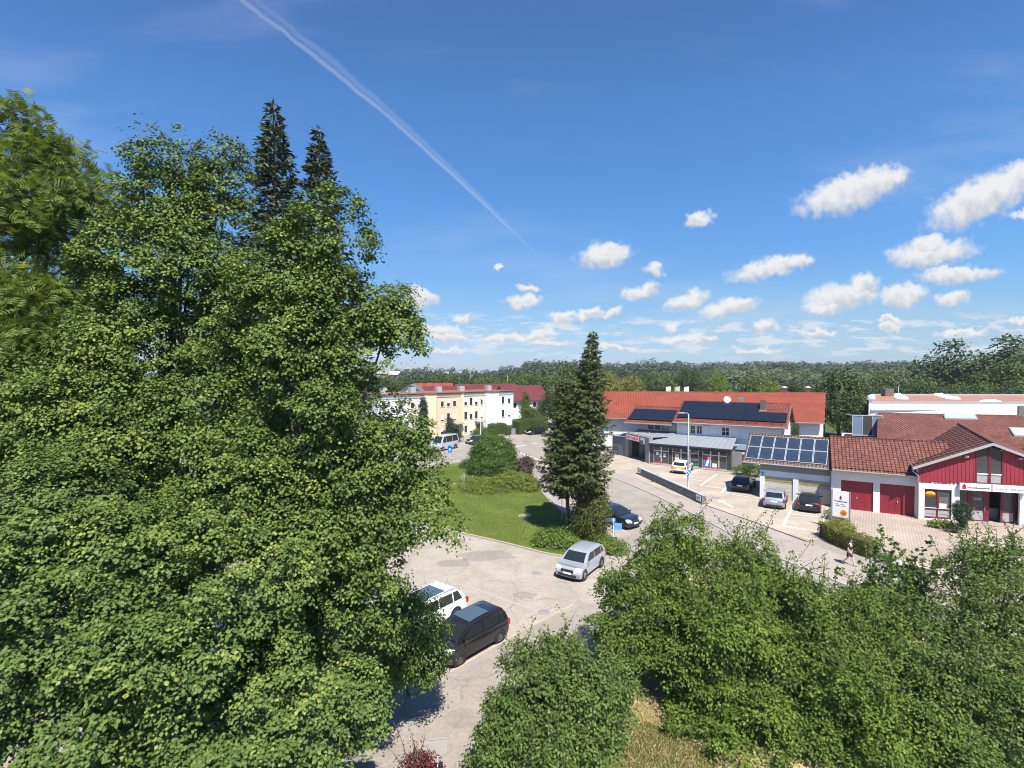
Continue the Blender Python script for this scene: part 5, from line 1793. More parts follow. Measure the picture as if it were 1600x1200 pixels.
    if plate:
        MB().box(h - .05, h + .02, -.26, .26, .445, .555).build('licence_plate', 'signwhite', c)
        MB().box(-h - .012, -h + .05, -.26, .26, .66, .77).build('licence_plate', 'signwhite', c)
    MB().box(-h + .2, h - .2, -W * .40, W * .40, .17, .26).build('underbody', 'trim', c)
    if sunroof:
        a, bb, wd = sunroof
        q = []
        m = MB()
        xs = [a + (bb - a) * t / 4 for t in range(5)]

        def rz_(x):
            pts = cp[2:7]
            for i in range(len(pts) - 1):
                if pts[i][0] <= x <= pts[i + 1][0]:
                    t = (x - pts[i][0]) / (pts[i + 1][0] - pts[i][0])
                    return pts[i][1] + (pts[i + 1][1] - pts[i][1]) * t
            return rf
        vs = [(x, s * wd, rz_(x) + .022) for x in xs for s in (-1, -.5, 0, .5, 1)]
        fs = [(i * 5 + j, i * 5 + j + 5, i * 5 + j + 6, i * 5 + j + 1) for i in range(4) for j in range(4)]
        fs = [f[::-1] for f in fs]
        m.add(vs, fs, True).build('panorama_roof', 'roofglass', c)
    if rails:
        for sy in (-1, 1):
            MB().tube([(xr1 + .1, sy * W * .385, rf - .05), (xr1 + .3, sy * W * .385, rf + .035), (xw1 - .3, sy * W * .385, rf + .03), (xw1 - .05, sy * W * .385, rf - .07)], .022, 6).build('roof_rail', 'alu', c)
    if tailstripe:
        MB().box(-h - .006, -h + .1, -W * .42, W * .42, belt - .28, belt - .05).build('tail_stripe', tailstripe, c)
        for sy in (-1, 1):
            MB().box(-h + .55, .9, *sorted((sy * W * .49, sy * (W / 2 + .006))), belt - .22, belt - .06).build('side_stripe', tailstripe, c)
    MB().tube([(xr1 + .18, 0, rf - .02), (xr1 - .02, 0, rf + .22)], .008, 4).build('aerial', 'trim', c)
    return c


def place(front_px, rear_px, near_left=True, W=1.72, wb=2.5):
    """centre and heading of a car from where its near wheels touch the ground"""
    f, r_ = G(*front_px), G(*rear_px)
    d = (f - r_).normalized()
    left = Vector((-d.y, d.x, 0))
    mid = (f + r_) / 2
    c = mid + (-left if near_left else left) * (W / 2 - .1) - d * .05
    return c, math.atan2(d.y, d.x)


black = paint_mat('black_paint', (0.012, 0.012, 0.014), rough=.22)
c1, h1 = place((717, 1040), (779, 1004), True, 1.66)
make_car('black small minivan with glass roof nearest on the grey lot', c1, h1, black, 3.85, 1.66, 1.54, .95, .95, 1.3, .5, -1.78, -1.52, .31, 2.5, 'steelrim', (-.75, .45, .52), pillars=(-.12, -1.15))
d1 = Vector((math.cos(h1), math.sin(h1), 0))
l1 = Vector((-d1.y, d1.x, 0))
suvw = paint_mat('white_paint', (0.74, 0.74, 0.73))
tailpt = G(731, 936, .85)
c2 = Vector((tailpt.x, tailpt.y, 0)) + d1 * 2.2 - l1 * .78
make_car('white estate SUV with dark glass roof behind the black minivan', c2, h1 + .05, suvw, 4.45, 1.84, 1.62, 1.02, 1.0, 1.05, .45, -2.0, -1.6, .35, 2.68, 'rim', (-.85, .42, .56), rails=True, pillars=(-.2, -1.15))
silver = paint_mat('silver_paint', (0.43, 0.46, 0.51), 0.4, .3)
c3, h3 = place((911, 907), (938.5, 885.5), True, 1.72)
make_car('silver hatchback parked beside the lawn', c3, h3, silver, 3.98, 1.72, 1.49, .93, .90, 1.1, .35, -1.82, -1.45, .31, 2.5, 'rim', pillars=(-.2, -1.2))
navy = paint_mat('navy_paint', (0.012, 0.017, 0.03), rough=.22)
c4 = G(961, 817)
make_car('dark blue car half hidden by the bush at the spruce', c4, R(-52), navy, 4.3, 1.78, 1.46, .93, .88, .95, .2, -2.0, -1.4, .32, 2.6, pillars=(-.25, -1.2))
wo = paint_mat('white_car_paint', (0.8, 0.8, 0.8))
orange_s = MATS['orange_vinyl']
hd = R(58)
fw = Vector((math.cos(hd), math.sin(hd), 0))
make_car('white hatchback with orange stripe parked at the shop front', G(1060, 741) + fw * 2.0, hd, wo, 3.95, 1.74, 1.5, .93, .9, 1.0, .3, -1.85, -1.5, .31, 2.5, tailstripe='orange')
make_car('black estate car in the shade beside the solar garage', G(1157, 770) + fw * 2.25, hd - .04, paint_mat('deep_black_paint', (0.008, 0.009, 0.012), rough=.2), 4.5, 1.8, 1.45, .92, .88, 1.0, .2, -2.1, -1.5, .32, 2.65)
greyp = paint_mat('grey_blue_paint', (0.30, 0.34, 0.39), .3, .3)
make_car('grey hatchback with dark tailgate at the left garage door', G(1208, 796) + fw * 2.15, hd + .02, greyp, 4.3, 1.79, 1.55, .97, .92, 1.0, .3, -2.0, -1.5, .33, 2.65)
make_car('black hatchback at the right garage door under the sign', G(1263, 802) + fw * 2.1, hd + .02, black, 4.2, 1.79, 1.47, .93, .9, 1.0, .25, -1.95, -1.45, .33, 2.6)
cv, hv = place((691, 705), (711.5, 700.5), True, 2.0, 3.45)
make_car('silver-white passenger van parked before the peach house', cv, hv, paint_mat('van_paint', (0.44, 0.47, 0.52), .2), 5.3, 2.0, 2.35, 1.25, 1.22, 2.0, 1.25, -2.6, -2.5, .35, 3.3, pillars=(.75, -.9), name='van', cat='van', van=True)
dv_ = Vector((math.cos(hv), math.sin(hv), 0))
make_car('dark car parked behind the silver-white van', G(745, 693), hv - .25, paint_mat('dark_green_paint', (0.02, 0.03, 0.03), rough=.25), 4.2, 1.74, 1.45, .9)
make_car('yellow car half hidden behind the round laurel bush', G(765, 694), hv - .3, paint_mat('yellow_paint', (0.75, 0.42, 0.01), rough=.3), 4.0, 1.72, 1.48, .92)
make_car('black car parked in front of the long clipped hedge', G(836, 678.5), R(218), black, 4.3, 1.78, 1.5, .95)
make_car('white car glimpsed behind the long clipped hedge', G(806, 664), R(200), wo, 4.2, 1.76, 1.48, .93)

# ================================================================== STREET FURNITURE
lp = G(1075, 768)
t = thing('street_lamp', 'tall grey street lamp with round sign beside the stone wall', 'street lamp', lp)
MB().tube([(0, 0, 0), (0, 0, 2.4), (0, 0, 8.1)], [.10, .10, .065], 10).build('pole', 'metal', t)
MB().tube([(0, 0, 8.05), (-.12, 0, 8.2), (-.5, -.03, 8.23)], [.05, .045, .04], 6).build('arm', 'metal', t)
MB().box(-1.05, -.45, -.12, .12, 8.18, 8.28).build('lamp_head', 'lightgrey', t)
sgn = MB().lathe([(.30, -.03), (.30, -.01), (0.001, -.012)], (0, 0, 0), 'y', 24).lathe([(.30, -.03), (0.001, -.03)], (0, 0, 0), 'y', 24).build('round_sign', 'signwhite', t)
sgn.location = (0, -.12, 2.05)
MB().lathe([(.26, -.036), (0.001, -.036)], (0, 0, 0), 'y', 24).build('blue_disc', 'signblue', sgn)
q = MB().box(-.22, .22, -.044, -.038, -.03, .03).build('white_bar', 'signwhite', sgn)
q.rotation_euler = (0, R(40), 0)
for (x, yb, yt, lab) in ((751, 692, 624, 'thin grey street lamp in front of the cream row house'), (865, 655, 606, 'distant street lamp behind the roadside trees'), (735.5, 640, 581, 'far thin lamp mast above the wine red roofs'),
                         (1033, 640, 594, 'pale lamp mast behind the orange hall roof'), (793, 640, 586, 'white lamp mast behind the wine red roof')):
    d = {751: 91, 865: 120, 735.5: 170, 1033: 150, 793: 165}[x]
    top = D(x, yt, d)
    t = thing('street_lamp', lab, 'street lamp', (top.x, d, 0))
    MB().tube([(0, 0, 0), (0, 0, top.z)], [.09, .06], 6).build('pole', 'metal', t)
    MB().box(-.7, .1, -.12, .12, top.z, top.z + .12).build('lamp_head', 'lightgrey', t)

# gabion wall with small notices
ga, gb_ = G(996, 740.5), G(1097, 788)
dd = gb_ - ga
t = thing('gabion_wall', 'low grey stone gabion wall along the pavement', 'wall', ga, math.atan2(dd.y, dd.x))
Lg = dd.length
MB().box(0, Lg, 0, .45, 0, .8).build('stone_fill', 'gabion', t)
wm = MB()
for k in range(int(Lg / .5) + 1):
    wm.box(k * .5, k * .5 + .012, -.014, -.002, 0, .8)
for k in range(4):
    wm.box(0, Lg, -.016, -.004, .05 + k * .24, .062 + k * .24)
wm.build('wire_mesh', 'metal', t)
MB().box(.0, Lg, -.01, .46, .801, .84).build('coping', 'lightgrey', t)
for xx in (.12, Lg - 1.0):
    n_ = MB().box(xx, xx + .8, -.045, -.018, .2, .72).build('notice', 'signwhite', t)
    text('KUNDEN\nPARKPLATZ', .13, 'ink', n_, (xx + .4, -.05, .5), FRONT, 'CENTER', width=.66)

# sign panel of the red gabled shop
t = thing('sign_panel', 'white upright sign panel with orange disc on two posts', 'sign', G(1299, 826), R(-45))
MB().box(-.05, .05, -.03, .05, 0, 3.2).build('post', 'metal', t)
MB().box(1.17, 1.27, -.03, .05, 0, 3.15).build('post', 'metal', t)
pn = MB().box(.06, 1.16, -.03, .03, 1.05, 3.12).build('panel', 'signwhite', t)
MB().add([(.54, -.034, 2.42), (.68, -.034, 2.42), (.68, -.034, 2.6), (.54, -.034, 2.6)], [(0, 1, 2, 3)]).build('logo', 'signred', pn)
MB().add([(.52, -.035, 2.6), (.70, -.035, 2.6), (.61, -.035, 2.76)], [(0, 1, 2)]).build('logo_roof', 'dark', pn)
text('Immobilienspezialist', .12, 'ink', pn, (.61, -.034, 2.26), FRONT, 'CENTER', width=.86, bold=.003)
text('Forster + Seemann', .09, 'ink', pn, (.61, -.034, 2.05), FRONT, 'CENTER', width=.66)
text('Beratung + Verkauf', .09, 'ink', pn, (.61, -.034, 1.92), FRONT, 'CENTER', width=.66)
dc = MB().lathe([(.24, -.006), (0.001, -.006)], (0, 0, 0), 'y', 24).build('orange_disc', 'orange', pn)
dc.location = (.82, -.034, 1.42)
text('WIR\nVERKAUFEN\nGERNE', .085, 'signred', pn, (.82, -.046, 1.48), FRONT, 'CENTER', width=.36)

# parking signs
def post_sign(label, base, h, faces, rz=0.0):
    t = thing('road_sign', label, 'sign', base, rz)
    MB().tube([(0, 0, 0), (0, 0, h)], .03, 6).build('post', 'metal', t)
    for (w, zc, hh, mt) in faces:
        MB().box(-w / 2, w / 2, -.05, -.03, zc - hh / 2, zc + hh / 2).build('plate', mt, t)
    return t


ps = post_sign('blue parking sign on the corner of the lawn by the side street', G(703, 729), 2.6, [(.55, 2.2, .75, 'signblue'), (.5, 2.65, .3, 'signblue')])
text('P', .55, 'signwhite', ps, (0, -.056, 2.02), FRONT, 'CENTER')
post_sign('small sign post under the low spruce branches', G(878, 812), 2.2, [(.5, 2.0, .4, 'lightgrey')], .6)
ws = thing('direction_sign', 'light blue direction signs on a post beside the dark blue car', 'sign', G(958, 846), R(-10))
MB().tube([(0, 0, 0), (0, 0, 1.75)], .035, 6).build('post', 'metal', ws)
for k, (z, a) in enumerate(((1.55, .5), (1.22, -.12), (.98, -.12))):
    p_ = MB().box(-.75 if k == 0 else -.1, .2 if k == 0 else .62, -.02, .02, z - .13, z + .13).build('plate', surf('sky_blue_sign', (0.10, 0.30, 0.62), None, .4), ws)
    p_.rotation_euler = (R(-8), 0, a * .4)
bs = thing('information_board', 'small clear board on a post beside the red barberry', 'sign', G(684, 1225), R(8))
MB().tube([(0, 0, 0), (0, 0, 1.35)], .03, 6).build('post', 'metal', bs)
MB().box(-.28, .28, -.04, -.02, .95, 1.4).build('board', surf('frosted_board', (0.50, 0.47, 0.43), None, .3), bs)
MB().box(-.3, .3, -.05, -.01, 1.401, 1.43).build('edge', 'alu', bs)

# banner flags behind the orange hall
for i, (x, mt, lab) in enumerate(((1048, 'flag', 'white banner flag on a mast, leftmost of the three'), (1061.5, 'flagg', 'pale green banner flag between two white ones'), (1076, 'flag', 'white banner flag on a mast, rightmost of the three'))):
    b0 = D(x, 606, 118)
    t = thing('banner_flag', lab, 'flag', (b0.x, 118, 0), 0, 'banner flags behind the orange roof')
    MB().tube([(0, 0, 0), (0, 0, b0.z + .4)], .06, 6).build('mast', 'metal', t)
    v_, f_ = [], []
    for k in range(6):
        z = b0.z + .3 - k * .5
        for j in range(4):
            v_.append((-.05 - j * .34, .1 * math.sin(k * 1.1 + j * 1.4 + i), z - j * .04))
    for k in range(5):
        for j in range(3):
            f_.append((k * 4 + j, k * 4 + j + 1, k * 4 + j + 5, k * 4 + j + 4))
    MB().add(v_, f_, True).build('cloth', mt, t)

# bicycle in the portal
bi = thing('bicycle', 'dark electric bicycle standing inside the grey portal', 'bicycle', G(1001, 719) + Vector((0.5, .3, 0)), R(-62))
for xx in (-.52, .55):
    wv = MB()
    ring_ = [(xx + .34 * math.cos(a), 0, .35 + .34 * math.sin(a)) for a in np.linspace(0, 2 * math.pi, 21)]
    wv.tube(ring_, .028, 6, cap=False)
    for k in range(8):
        a = math.pi * k / 8
        wv.tube([(xx + .33 * math.cos(a), 0, .35 + .33 * math.sin(a)), (xx - .33 * math.cos(a), 0, .35 - .33 * math.sin(a))], .004, 3, cap=False)
    wv.build('wheel', 'rubber', bi)
MB().tube([(-.52, 0, .35), (-.2, 0, .85), (.4, 0, .88), (-.05, 0, .32), (-.2, 0, .85)], .03, 6).tube([(-.52, 0, .35), (-.05, 0, .32)], .025, 6).tube([(.4, 0, .98), (.55, 0, .35)], .028, 6).build('frame', 'trim', bi)
MB().box(-.36, -.08, -.07, .07, .92, .99).build('saddle', 'trim', bi)
MB().tube([(.3, -.28, 1.05), (.4, 0, 1.0), (.3, .28, 1.05)], .018, 6).build('handlebar', 'trim', bi)

# plant pot, pointed yew, low plants and soil bed before the red shop
pp = G(1492, 814)
t = thing('potted_plant', 'clipped shrub in a terracotta pot beside the shop entrance', 'potted plant', pp)
MB().lathe([(.2, 0), (.3, .5), (.34, .52), (.34, .6), (.28, .6), (.27, .5), (.01, .5)], seg=16).build('pot', 'terracotta', t)
rng = np.random.default_rng(3)
C, O = clump_centres(rng, [(0, 0, 1.25, .42, .42, .75)], 26, .6)
pos, nrm, cr, ax = leaves_for(rng, C, O, 22, .16)
tag(leaf_mesh('foliage', pos, nrm, .09 * (0.7 + .6 * rng.random(len(pos))), 'oval', 'laurel_leaf', rng, ax, t, cr), kind='stuff')
MB().tube([(0, 0, .5), (0, 0, 1.2)], .03, 5).build('stem', 'bark', t)
sheet('plant_bed', px_poly([(1450, 822), (1492, 818), (1512, 820), (1519, 835), (1498, 835), (1470, 830)]), .022, 'soil')
make_shrub('yew_shrub', 'dark upright vase-shaped yew in the soil bed before the entrance', G(1503, 828), [(*(G(1503, 828) + Vector((0, 0, 1.35))), .52, .52, .9), (*(G(1503, 828) + Vector((0, 0, .6))), .26, .26, .5)], 'cypress_scale', .14, 26, 26, .16, 31, 'tuft', upw=.9, outw=.4, stems=4)
make_shrub('daylily_clump', 'light green grassy perennials in the soil bed', G(1470, 824), [(*(G(1466, 824) + Vector((0, 0, .15))), .7, .35, .35), (*(G(1480, 825) + Vector((0, 0, .12))), .5, .35, .3)], 'grass_blade', .34, 14, 16, .2, 32, 'tuft', upw=.2, cat='plant', stems=3)
make_shrub('low_shrub', 'small dark cushion shrub beside the pointed yew', G(1490, 832), [(*(G(1490, 832) + Vector((0, 0, .2))), .55, .45, .42)], 'cypress_scale', .10, 22, 20, .14, 33, stems=3)

# clipped hedge by the pavement and shrubs round the sign panel
hp = [G(1291, 842), G(1318, 858), G(1345, 869), G(1368, 877)]
make_hedge('clipped_hedge', 'low clipped golden-green hedge behind the walking person', [p + Vector((.45, .75, 0)) for p in hp], 1.2, 1.15, 'hedge_leaf', 41, .085, 420, .08)
make_shrub('shrub', 'green shrubs at the foot of the white sign panel', G(1313, 826), [(*(G(1306, 812) + Vector((0, 0, .45))), .8, .8, .6), (*(G(1316, 830) + Vector((0, 0, .4))), .9, .7, .55)], 'hedge_leaf', .10, 14, 26, .22, 42)
make_shrub('shrub', 'small shrub growing in the corner by the black estate car', G(1162, 744), [(*(G(1160, 742) + Vector((0, 0, .5))), 1.1, .8, .8), (*(G(1176, 745) + Vector((0, 0, .8))), 1.0, .7, 1.0)], 'laurel_leaf', .13, 10, 24, .28, 43)
make_shrub('shrub', 'low shrub between boulder and pavement right of the hedge', G(1392, 884), [(*(G(1388, 880) + Vector((0, 0, .25))), .7, .5, .35)], 'laurel_leaf', .10, 14, 24, .2, 44)
bl = thing('boulder', 'pale rough boulder beside the pavement behind the bushes', 'rock', G(1404, 888))
bmx = bmesh.new()
bmesh.ops.create_icosphere(bmx, subdivisions=3, radius=.5)
rr_ = random.Random(4)
for v in bmx.verts:
    n_ = math.sin(v.co.x * 7 + 1) * .08 + math.sin(v.co.y * 9 + v.co.z * 5) * .07 + rr_.uniform(-.02, .02)
    v.co *= 1 + n_
    v.co.z = v.co.z * .6 + .22
mbx = MB().add([v.co[:] for v in bmx.verts], [[v.index for v in f.verts] for f in bmx.faces])
bmx.free()
mbx.build('stone', 'kerb', bl)

# ================================================================== PERSON
pf = G(1327, 884)
per = thing('person', 'person in black T-shirt and dark shorts walking past the hedge', 'person', pf, R(-62))


def skin_obj(name, joints, edges, mat, parent, sub=2, root=0):
    me = bpy.data.meshes.new(name)
    me.from_pydata([j[0] for j in joints], edges, [])
    o = bpy.data.objects.new(name, me)
    COL.objects.link(o)
    o.parent = parent
    md = o.modifiers.new('skin', 'SKIN')
    md.use_smooth_shade = True
    if not me.skin_vertices:
        bpy.context.view_layer.objects.active = o
    sk = me.skin_vertices[0].data if me.skin_vertices else None
    if sk:
        for i, j in enumerate(joints):
            r_ = j[1]
            sk[i].radius = r_ if isinstance(r_, tuple) else (r_, r_)
            sk[i].use_root = (i == root)
    s = o.modifiers.new('sub', 'SUBSURF')
    s.levels = s.render_levels = sub
    me.materials.append(M[mat])
    return o


# local +x is the walking direction, y to the person's left
J = [((0, 0, .95), (.15, .11)), ((.01, 0, 1.18), (.145, .10)), ((.02, 0, 1.40), (.17, .10)), ((.03, 0, 1.50), .055), ((.06, 0, 1.56), .05), ((.07, 0, 1.66), (.085, .10)), ((.07, 0, 1.74), (.06, .07)),
     ((.02, .19, 1.41), .055), ((-.06, .24, 1.14), .043), ((.06, .25, .91), .033), ((.09, .25, .84), .03),
     ((.02, -.19, 1.41), .055), ((.05, -.24, 1.14), .043), ((.20, -.23, .94), .033), ((.24, -.23, .88), .03),
     ((0, .09, .88), .085), ((.14, .10, .50), .055), ((.26, .10, .10), .038), ((.28, .10, .05), .036), ((.40, .10, .03), .028),
     ((0, -.09, .88), .085), ((-.06, -.10, .50), .055), ((-.34, -.10, .20), .038), ((-.37, -.10, .14), .036), ((-.29, -.10, .04), .028)]
Ed = [(0, 1), (1, 2), (2, 3), (3, 4), (4, 5), (5, 6), (2, 7), (7, 8), (8, 9), (9, 10), (2, 11), (11, 12), (12, 13), (13, 14), (0, 15), (15, 16), (16, 17), (17, 18), (18, 19), (0, 20), (20, 21), (21, 22), (22, 23), (23, 24)]
skin_obj('body', J, Ed, 'skin', per)
for sg, hx in ((1, (.09, .25, .84)), (-1, (.24, -.23, .88))):        # fingers and thumb
    for k in range(4):
        a = Vector(hx) + Vector((.012 * (k - 1.5) * 1.6, 0, -.02))
        MB().tube([a, a + Vector((.012, -.004 * sg, -.05)), a + Vector((.03, -.014 * sg, -.085 + .008 * abs(k - 1.5)))], [.009, .008, .006], 5).build('finger', 'skin', per)
    a = Vector(hx) + Vector((.03, 0, .0))
    MB().tube([a, a + Vector((.03, -.01 * sg, -.03)), a + Vector((.045, -.015 * sg, -.06))], [.010, .009, .007], 5).build('thumb', 'skin', per)
sj = [((0, 0, .93), (.175, .13)), ((.01, 0, 1.18), (.17, .12)), ((.02, 0, 1.40), (.185, .115)), ((.03, 0, 1.485), .07), ((.02, .20, 1.41), .075), ((-.03, .235, 1.22), .068), ((.02, -.20, 1.41), .075), ((.04, -.235, 1.22), .068)]
skin_obj('shirt', sj, [(0, 1), (1, 2), (2, 3), (2, 4), (4, 5), (2, 6), (6, 7)], 'shirt', per)
oj = [((0, 0, .98), (.168, .125)), ((0, .09, .86), .108), ((.11, .10, .56), .092), ((0, -.09, .86), .108), ((-.055, -.10, .56), .092)]
skin_obj('shorts', oj, [(0, 1), (1, 2), (0, 3), (3, 4)], 'shorts', per)
hr_ = bmesh.new()
bmesh.ops.create_icosphere(hr_, subdivisions=3, radius=.118)
for v in hr_.verts:
    if v.co.z < .0 and v.co.x > -.03:
        v.co *= .78
    v.co.z *= 1.02
MB().add([(v.co.x + .055, v.co.y * .9, v.co.z + 1.715) for v in hr_.verts], [[v.index for v in f.verts] for f in hr_.faces], True).build('hair', 'hair', per)
hr_.free()
for sy in (-1, 1):
    MB().lathe([(.001, 0), (.014, .006), (.001, .012)], (.165, sy * .036, 1.67), 'y', 6).build('eye', 'ink', per)
MB().add([(.165, -.014, 1.645), (.165, .014, 1.645), (.195, 0, 1.642), (.168, 0, 1.685)], [(0, 1, 2), (0, 2, 3), (1, 3, 2)]).build('nose', 'skin', per)
for (x0, y0, z0, rx) in ((.26, .10, 0, 0), (-.36, -.10, .02, .5)):
    s_ = MB().tube([(-.08, 0, .045), (.05, 0, .04), (.19, 0, .032)], [.045, .05, .034], 8).build('shoe', 'ink', per)
    s_.location, s_.rotation_euler = (x0, y0, z0), (0, rx, 0)

# ================================================================== VEGETATION
def EL3(px, py, d, rx, rz, ry=None):
    """crown lobe seen at (px, py) at distance d: centre and radii in metres"""
    c = D(px, py, d)
    return (c.x, c.y, c.z, rx, ry or rx, rz)


def gnd(px, d):
    c = D(px, 600, d)
    return (c.x, d, 0)


# --- the group of trees on the left
make_tree('maple_tree', 'dense maple right of the tree group, reaching down beside the parked cars', 'maple tree', gnd(490, 15.5),
          [EL3(440, 425, 15.6, 1.6, 2.0), EL3(520, 400, 15.4, 1.2, 1.8), EL3(470, 530, 15.6, 2.4, 2.0), EL3(570, 535, 15.2, 1.3, 1.1), EL3(612, 505, 15.2, .75, .55), EL3(640, 800, 15.0, 1.25, 1.2), EL3(605, 690, 15.2, 1.2, 1.0),
           EL3(520, 660, 15.4, 2.1, 1.9), EL3(565, 770, 15.2, 2.1, 1.8), EL3(500, 830, 14.8, 2.6, 2.0), EL3(580, 900, 14.6, 1.7, 1.4), EL3(500, 1000, 14.2, 2.3, 1.9), EL3(420, 760, 15.2, 2.4, 2.2)],
          'kite', 'maple_leaf', .084, .56, 50, .25, 11, .24, 40, group='trees at the left', shell=.62, rough=.15, upw=.75, jit=.5, bough=(.8, 27, 1.1))
make_tree('maple_tree', 'tall maple with two pointed tops left of the dark spruces', 'maple tree', gnd(270, 17.5),
          [EL3(262, 290, 17.2, .85, 1.5), EL3(280, 350, 17.2, 1.3, 1.5), EL3(350, 310, 17.4, .72, 1.5), EL3(310, 415, 17.2, 2.2, 1.8), EL3(200, 405, 17.4, 1.6, 1.8), EL3(230, 520, 17, 3.0, 2.2), EL3(350, 500, 17, 2.1, 2.0),
           EL3(300, 660, 16.5, 3.3, 2.4), EL3(170, 650, 16.2, 3.0, 2.4), EL3(280, 800, 16, 3.4, 2.4)],
          'kite', 'maple_leaf', .086, .46, 50, .27, 12, .26, 44, group='trees at the left', shell=.58, rough=.17, upw=.75, jit=.5, bough=(.85, 27, 1.15))
make_tree('maple_tree', 'low spreading maple nearest to the viewer at lower left', 'maple tree', gnd(250, 11.5),
          [EL3(90, 790, 12.5, 2.3, 1.6), EL3(230, 860, 11.8, 2.0, 1.5), EL3(380, 880, 12.2, 1.9, 1.4), EL3(150, 960, 11, 2.2, 1.7), EL3(320, 1000, 11, 2.3, 1.7), EL3(450, 1060, 11.8, 1.75, 1.4), EL3(550, 1095, 12.6, 1.1, .9),
           EL3(100, 1110, 10.3, 2.4, 1.8), EL3(300, 1140, 10.4, 2.2, 1.6), EL3(470, 1180, 11, 1.6, 1.2), EL3(20, 920, 11.5, 2.0, 1.8)],
          'kite', 'maple_leaf_bright', .076, .62, 58, .21, 13, .22, 40, group='trees at the left', shell=.5, rough=.20, upw=.85, jit=.45, bough=(.78, 26, .95))
make_tree('ash_tree', 'airy ash tree with feathery leaves at the far left edge', 'ash tree', gnd(20, 18.5),
          [EL3(42, 240, 18.4, 1.5, 1.8), EL3(-20, 300, 18.4, 2.1, 2.1), EL3(112, 295, 18.2, 1.35, 1.7), EL3(165, 335, 18, 1.1, 1.2), EL3(70, 340, 18.2, 1.9, 1.8), EL3(60, 420, 18.2, 2.3, 2.0), EL3(10, 530, 18, 2.6, 2.2), EL3(110, 520, 17.6, 2.2, 2.0),
           EL3(30, 680, 17, 2.6, 2.2), EL3(-60, 560, 18, 2.4, 3.0), EL3(60, 610, 16.5, 2.4, 2.0)],
          'pinnate', 'ash_leaf', .31, .50, 11, .36, 14, .22, 26, group='trees at the left', shell=.5, flat=.9, jit=.7, rough=.18, bough=(.75, 17, 1.1))
make_spruce('spruce_tree', 'tall dark spruce rising above the maples, the left one of two', gnd(432, 24), 25.0, 4.2, 5.0, 'dark_spruce_needle', 21, 'two spruces behind the maples', step=.26, tuft=.34, dens=2.4, power=.85)
make_spruce('spruce_tree', 'dark spruce rising above the maples, the right and shorter one of two', gnd(502, 25), 24.2, 4.0, 5.0, 'dark_spruce_needle', 22, 'two spruces behind the maples', step=.26, tuft=.34, dens=2.4, power=.85)
make_shrub('shrub', 'dark green bush touching the bonnet of the black minivan', G(640, 1085), [EL3(635, 985, 17.8, 1.25, 1.35), EL3(660, 1020, 17.4, .8, .95), EL3(600, 1010, 17.6, 1.3, 1.4)], 'privet_leaf', .11, 14, 34, .3, 51)
make_shrub('barberry_shrub', 'dark red barberry bush at the bottom edge of the lot', G(655, 1240), [EL3(650, 1218, 15.0, .62, .72), EL3(672, 1200, 15.0, .34, .45)], 'barberry_leaf', .07, 30, 26, .17, 52, shoots=10, shoot_len=.5)

# --- the thicket on the right
make_tree('hornbeam_tree', 'big sprawling bright green tree with upright shoots in the lower right', 'hornbeam tree', gnd(1110, 21.5),
          [EL3(1055, 850, 22.5, 1.9, 1.5), EL3(1150, 890, 22, 2.6, 1.5), EL3(1010, 920, 21.5, 2.3, 1.5), EL3(1100, 950, 20.5, 3.2, 2.0), EL3(1210, 960, 20.5, 2.6, 1.9), EL3(985, 985, 20.6, 2.0, 1.3),
           EL3(1080, 1040, 19.6, 2.6, 1.7), EL3(1190, 1060, 19, 2.7, 1.8), EL3(1035, 1085, 19.3, 1.9, 1.2), EL3(1120, 1115, 18.2, 1.9, 1.4), EL3(1150, 1170, 17, 1.7, 1.3), EL3(1112, 1172, 16.6, 1.2, 1.3), EL3(1078, 1140, 17.4, 1.1, 1.1)],
          'oval', 'hornbeam_leaf', .118, .9, 42, .28, 61, .16, 60, group='thicket at the right', shell=.5, shoots=260, shoot_len=1.0, jit=.7, rough=.18, bough=(.62, 13, .9))
make_tree('hornbeam_tree', 'mid-green tree filling the middle of the right thicket', 'hornbeam tree', gnd(1340, 18),
          [EL3(1330, 960, 20, 2.0, 1.3), EL3(1290, 1020, 18.8, 2.4, 1.6), EL3(1380, 1010, 18.6, 2.3, 1.5), EL3(1250, 1120, 17.6, 2.2, 1.6), EL3(1350, 1110, 17, 2.6, 1.8), EL3(1180, 1150, 17.8, 1.6, 1.4), EL3(1290, 1200, 16, 2.0, 1.4)],
          'oval', 'hornbeam_leaf', .112, .9, 42, .28, 62, .15, 50, group='thicket at the right', shell=.5, shoots=160, shoot_len=.8, jit=.7, rough=.18, bough=(.62, 13, .9))
make_tree('field_maple_tree', 'loose grey-green tree at the right edge before the paved court', 'tree', gnd(1510, 18.5),
          [EL3(1500, 900, 19.5, 1.5, 1.3), EL3(1570, 900, 19, 1.7, 1.4), EL3(1460, 960, 19, 1.9, 1.4), EL3(1550, 980, 18, 2.2, 1.6), EL3(1640, 960, 18, 2.0, 1.8), EL3(1450, 1060, 17, 2.1, 1.5), EL3(1560, 1080, 16.6, 2.3, 1.7), EL3(1460, 1150, 16, 2.0, 1.4), EL3(1600, 1170, 15.5, 2.0, 1.5)],
          'oval', 'privet_leaf', .105, .85, 36, .28, 63, .15, 60, group='thicket at the right', shell=.42, shoots=240, shoot_len=.8, jit=.75, rough=.2, bough=(.62, 13, .95))
make_tree('hazel_tree', 'thin young stems with round leaves rising before the boulder', 'tree', gnd(1420, 21),
          [EL3(1420, 905, 21.5, .9, .7), EL3(1410, 940, 21, 1.4, .9), EL3(1350, 945, 21, 1.2, .8)], 'maple', 'laurel_leaf', .14, 4.0, 18, .4, 64, .07, 18, group='thicket at the right', shell=.4, shoots=26, shoot_len=1.3)
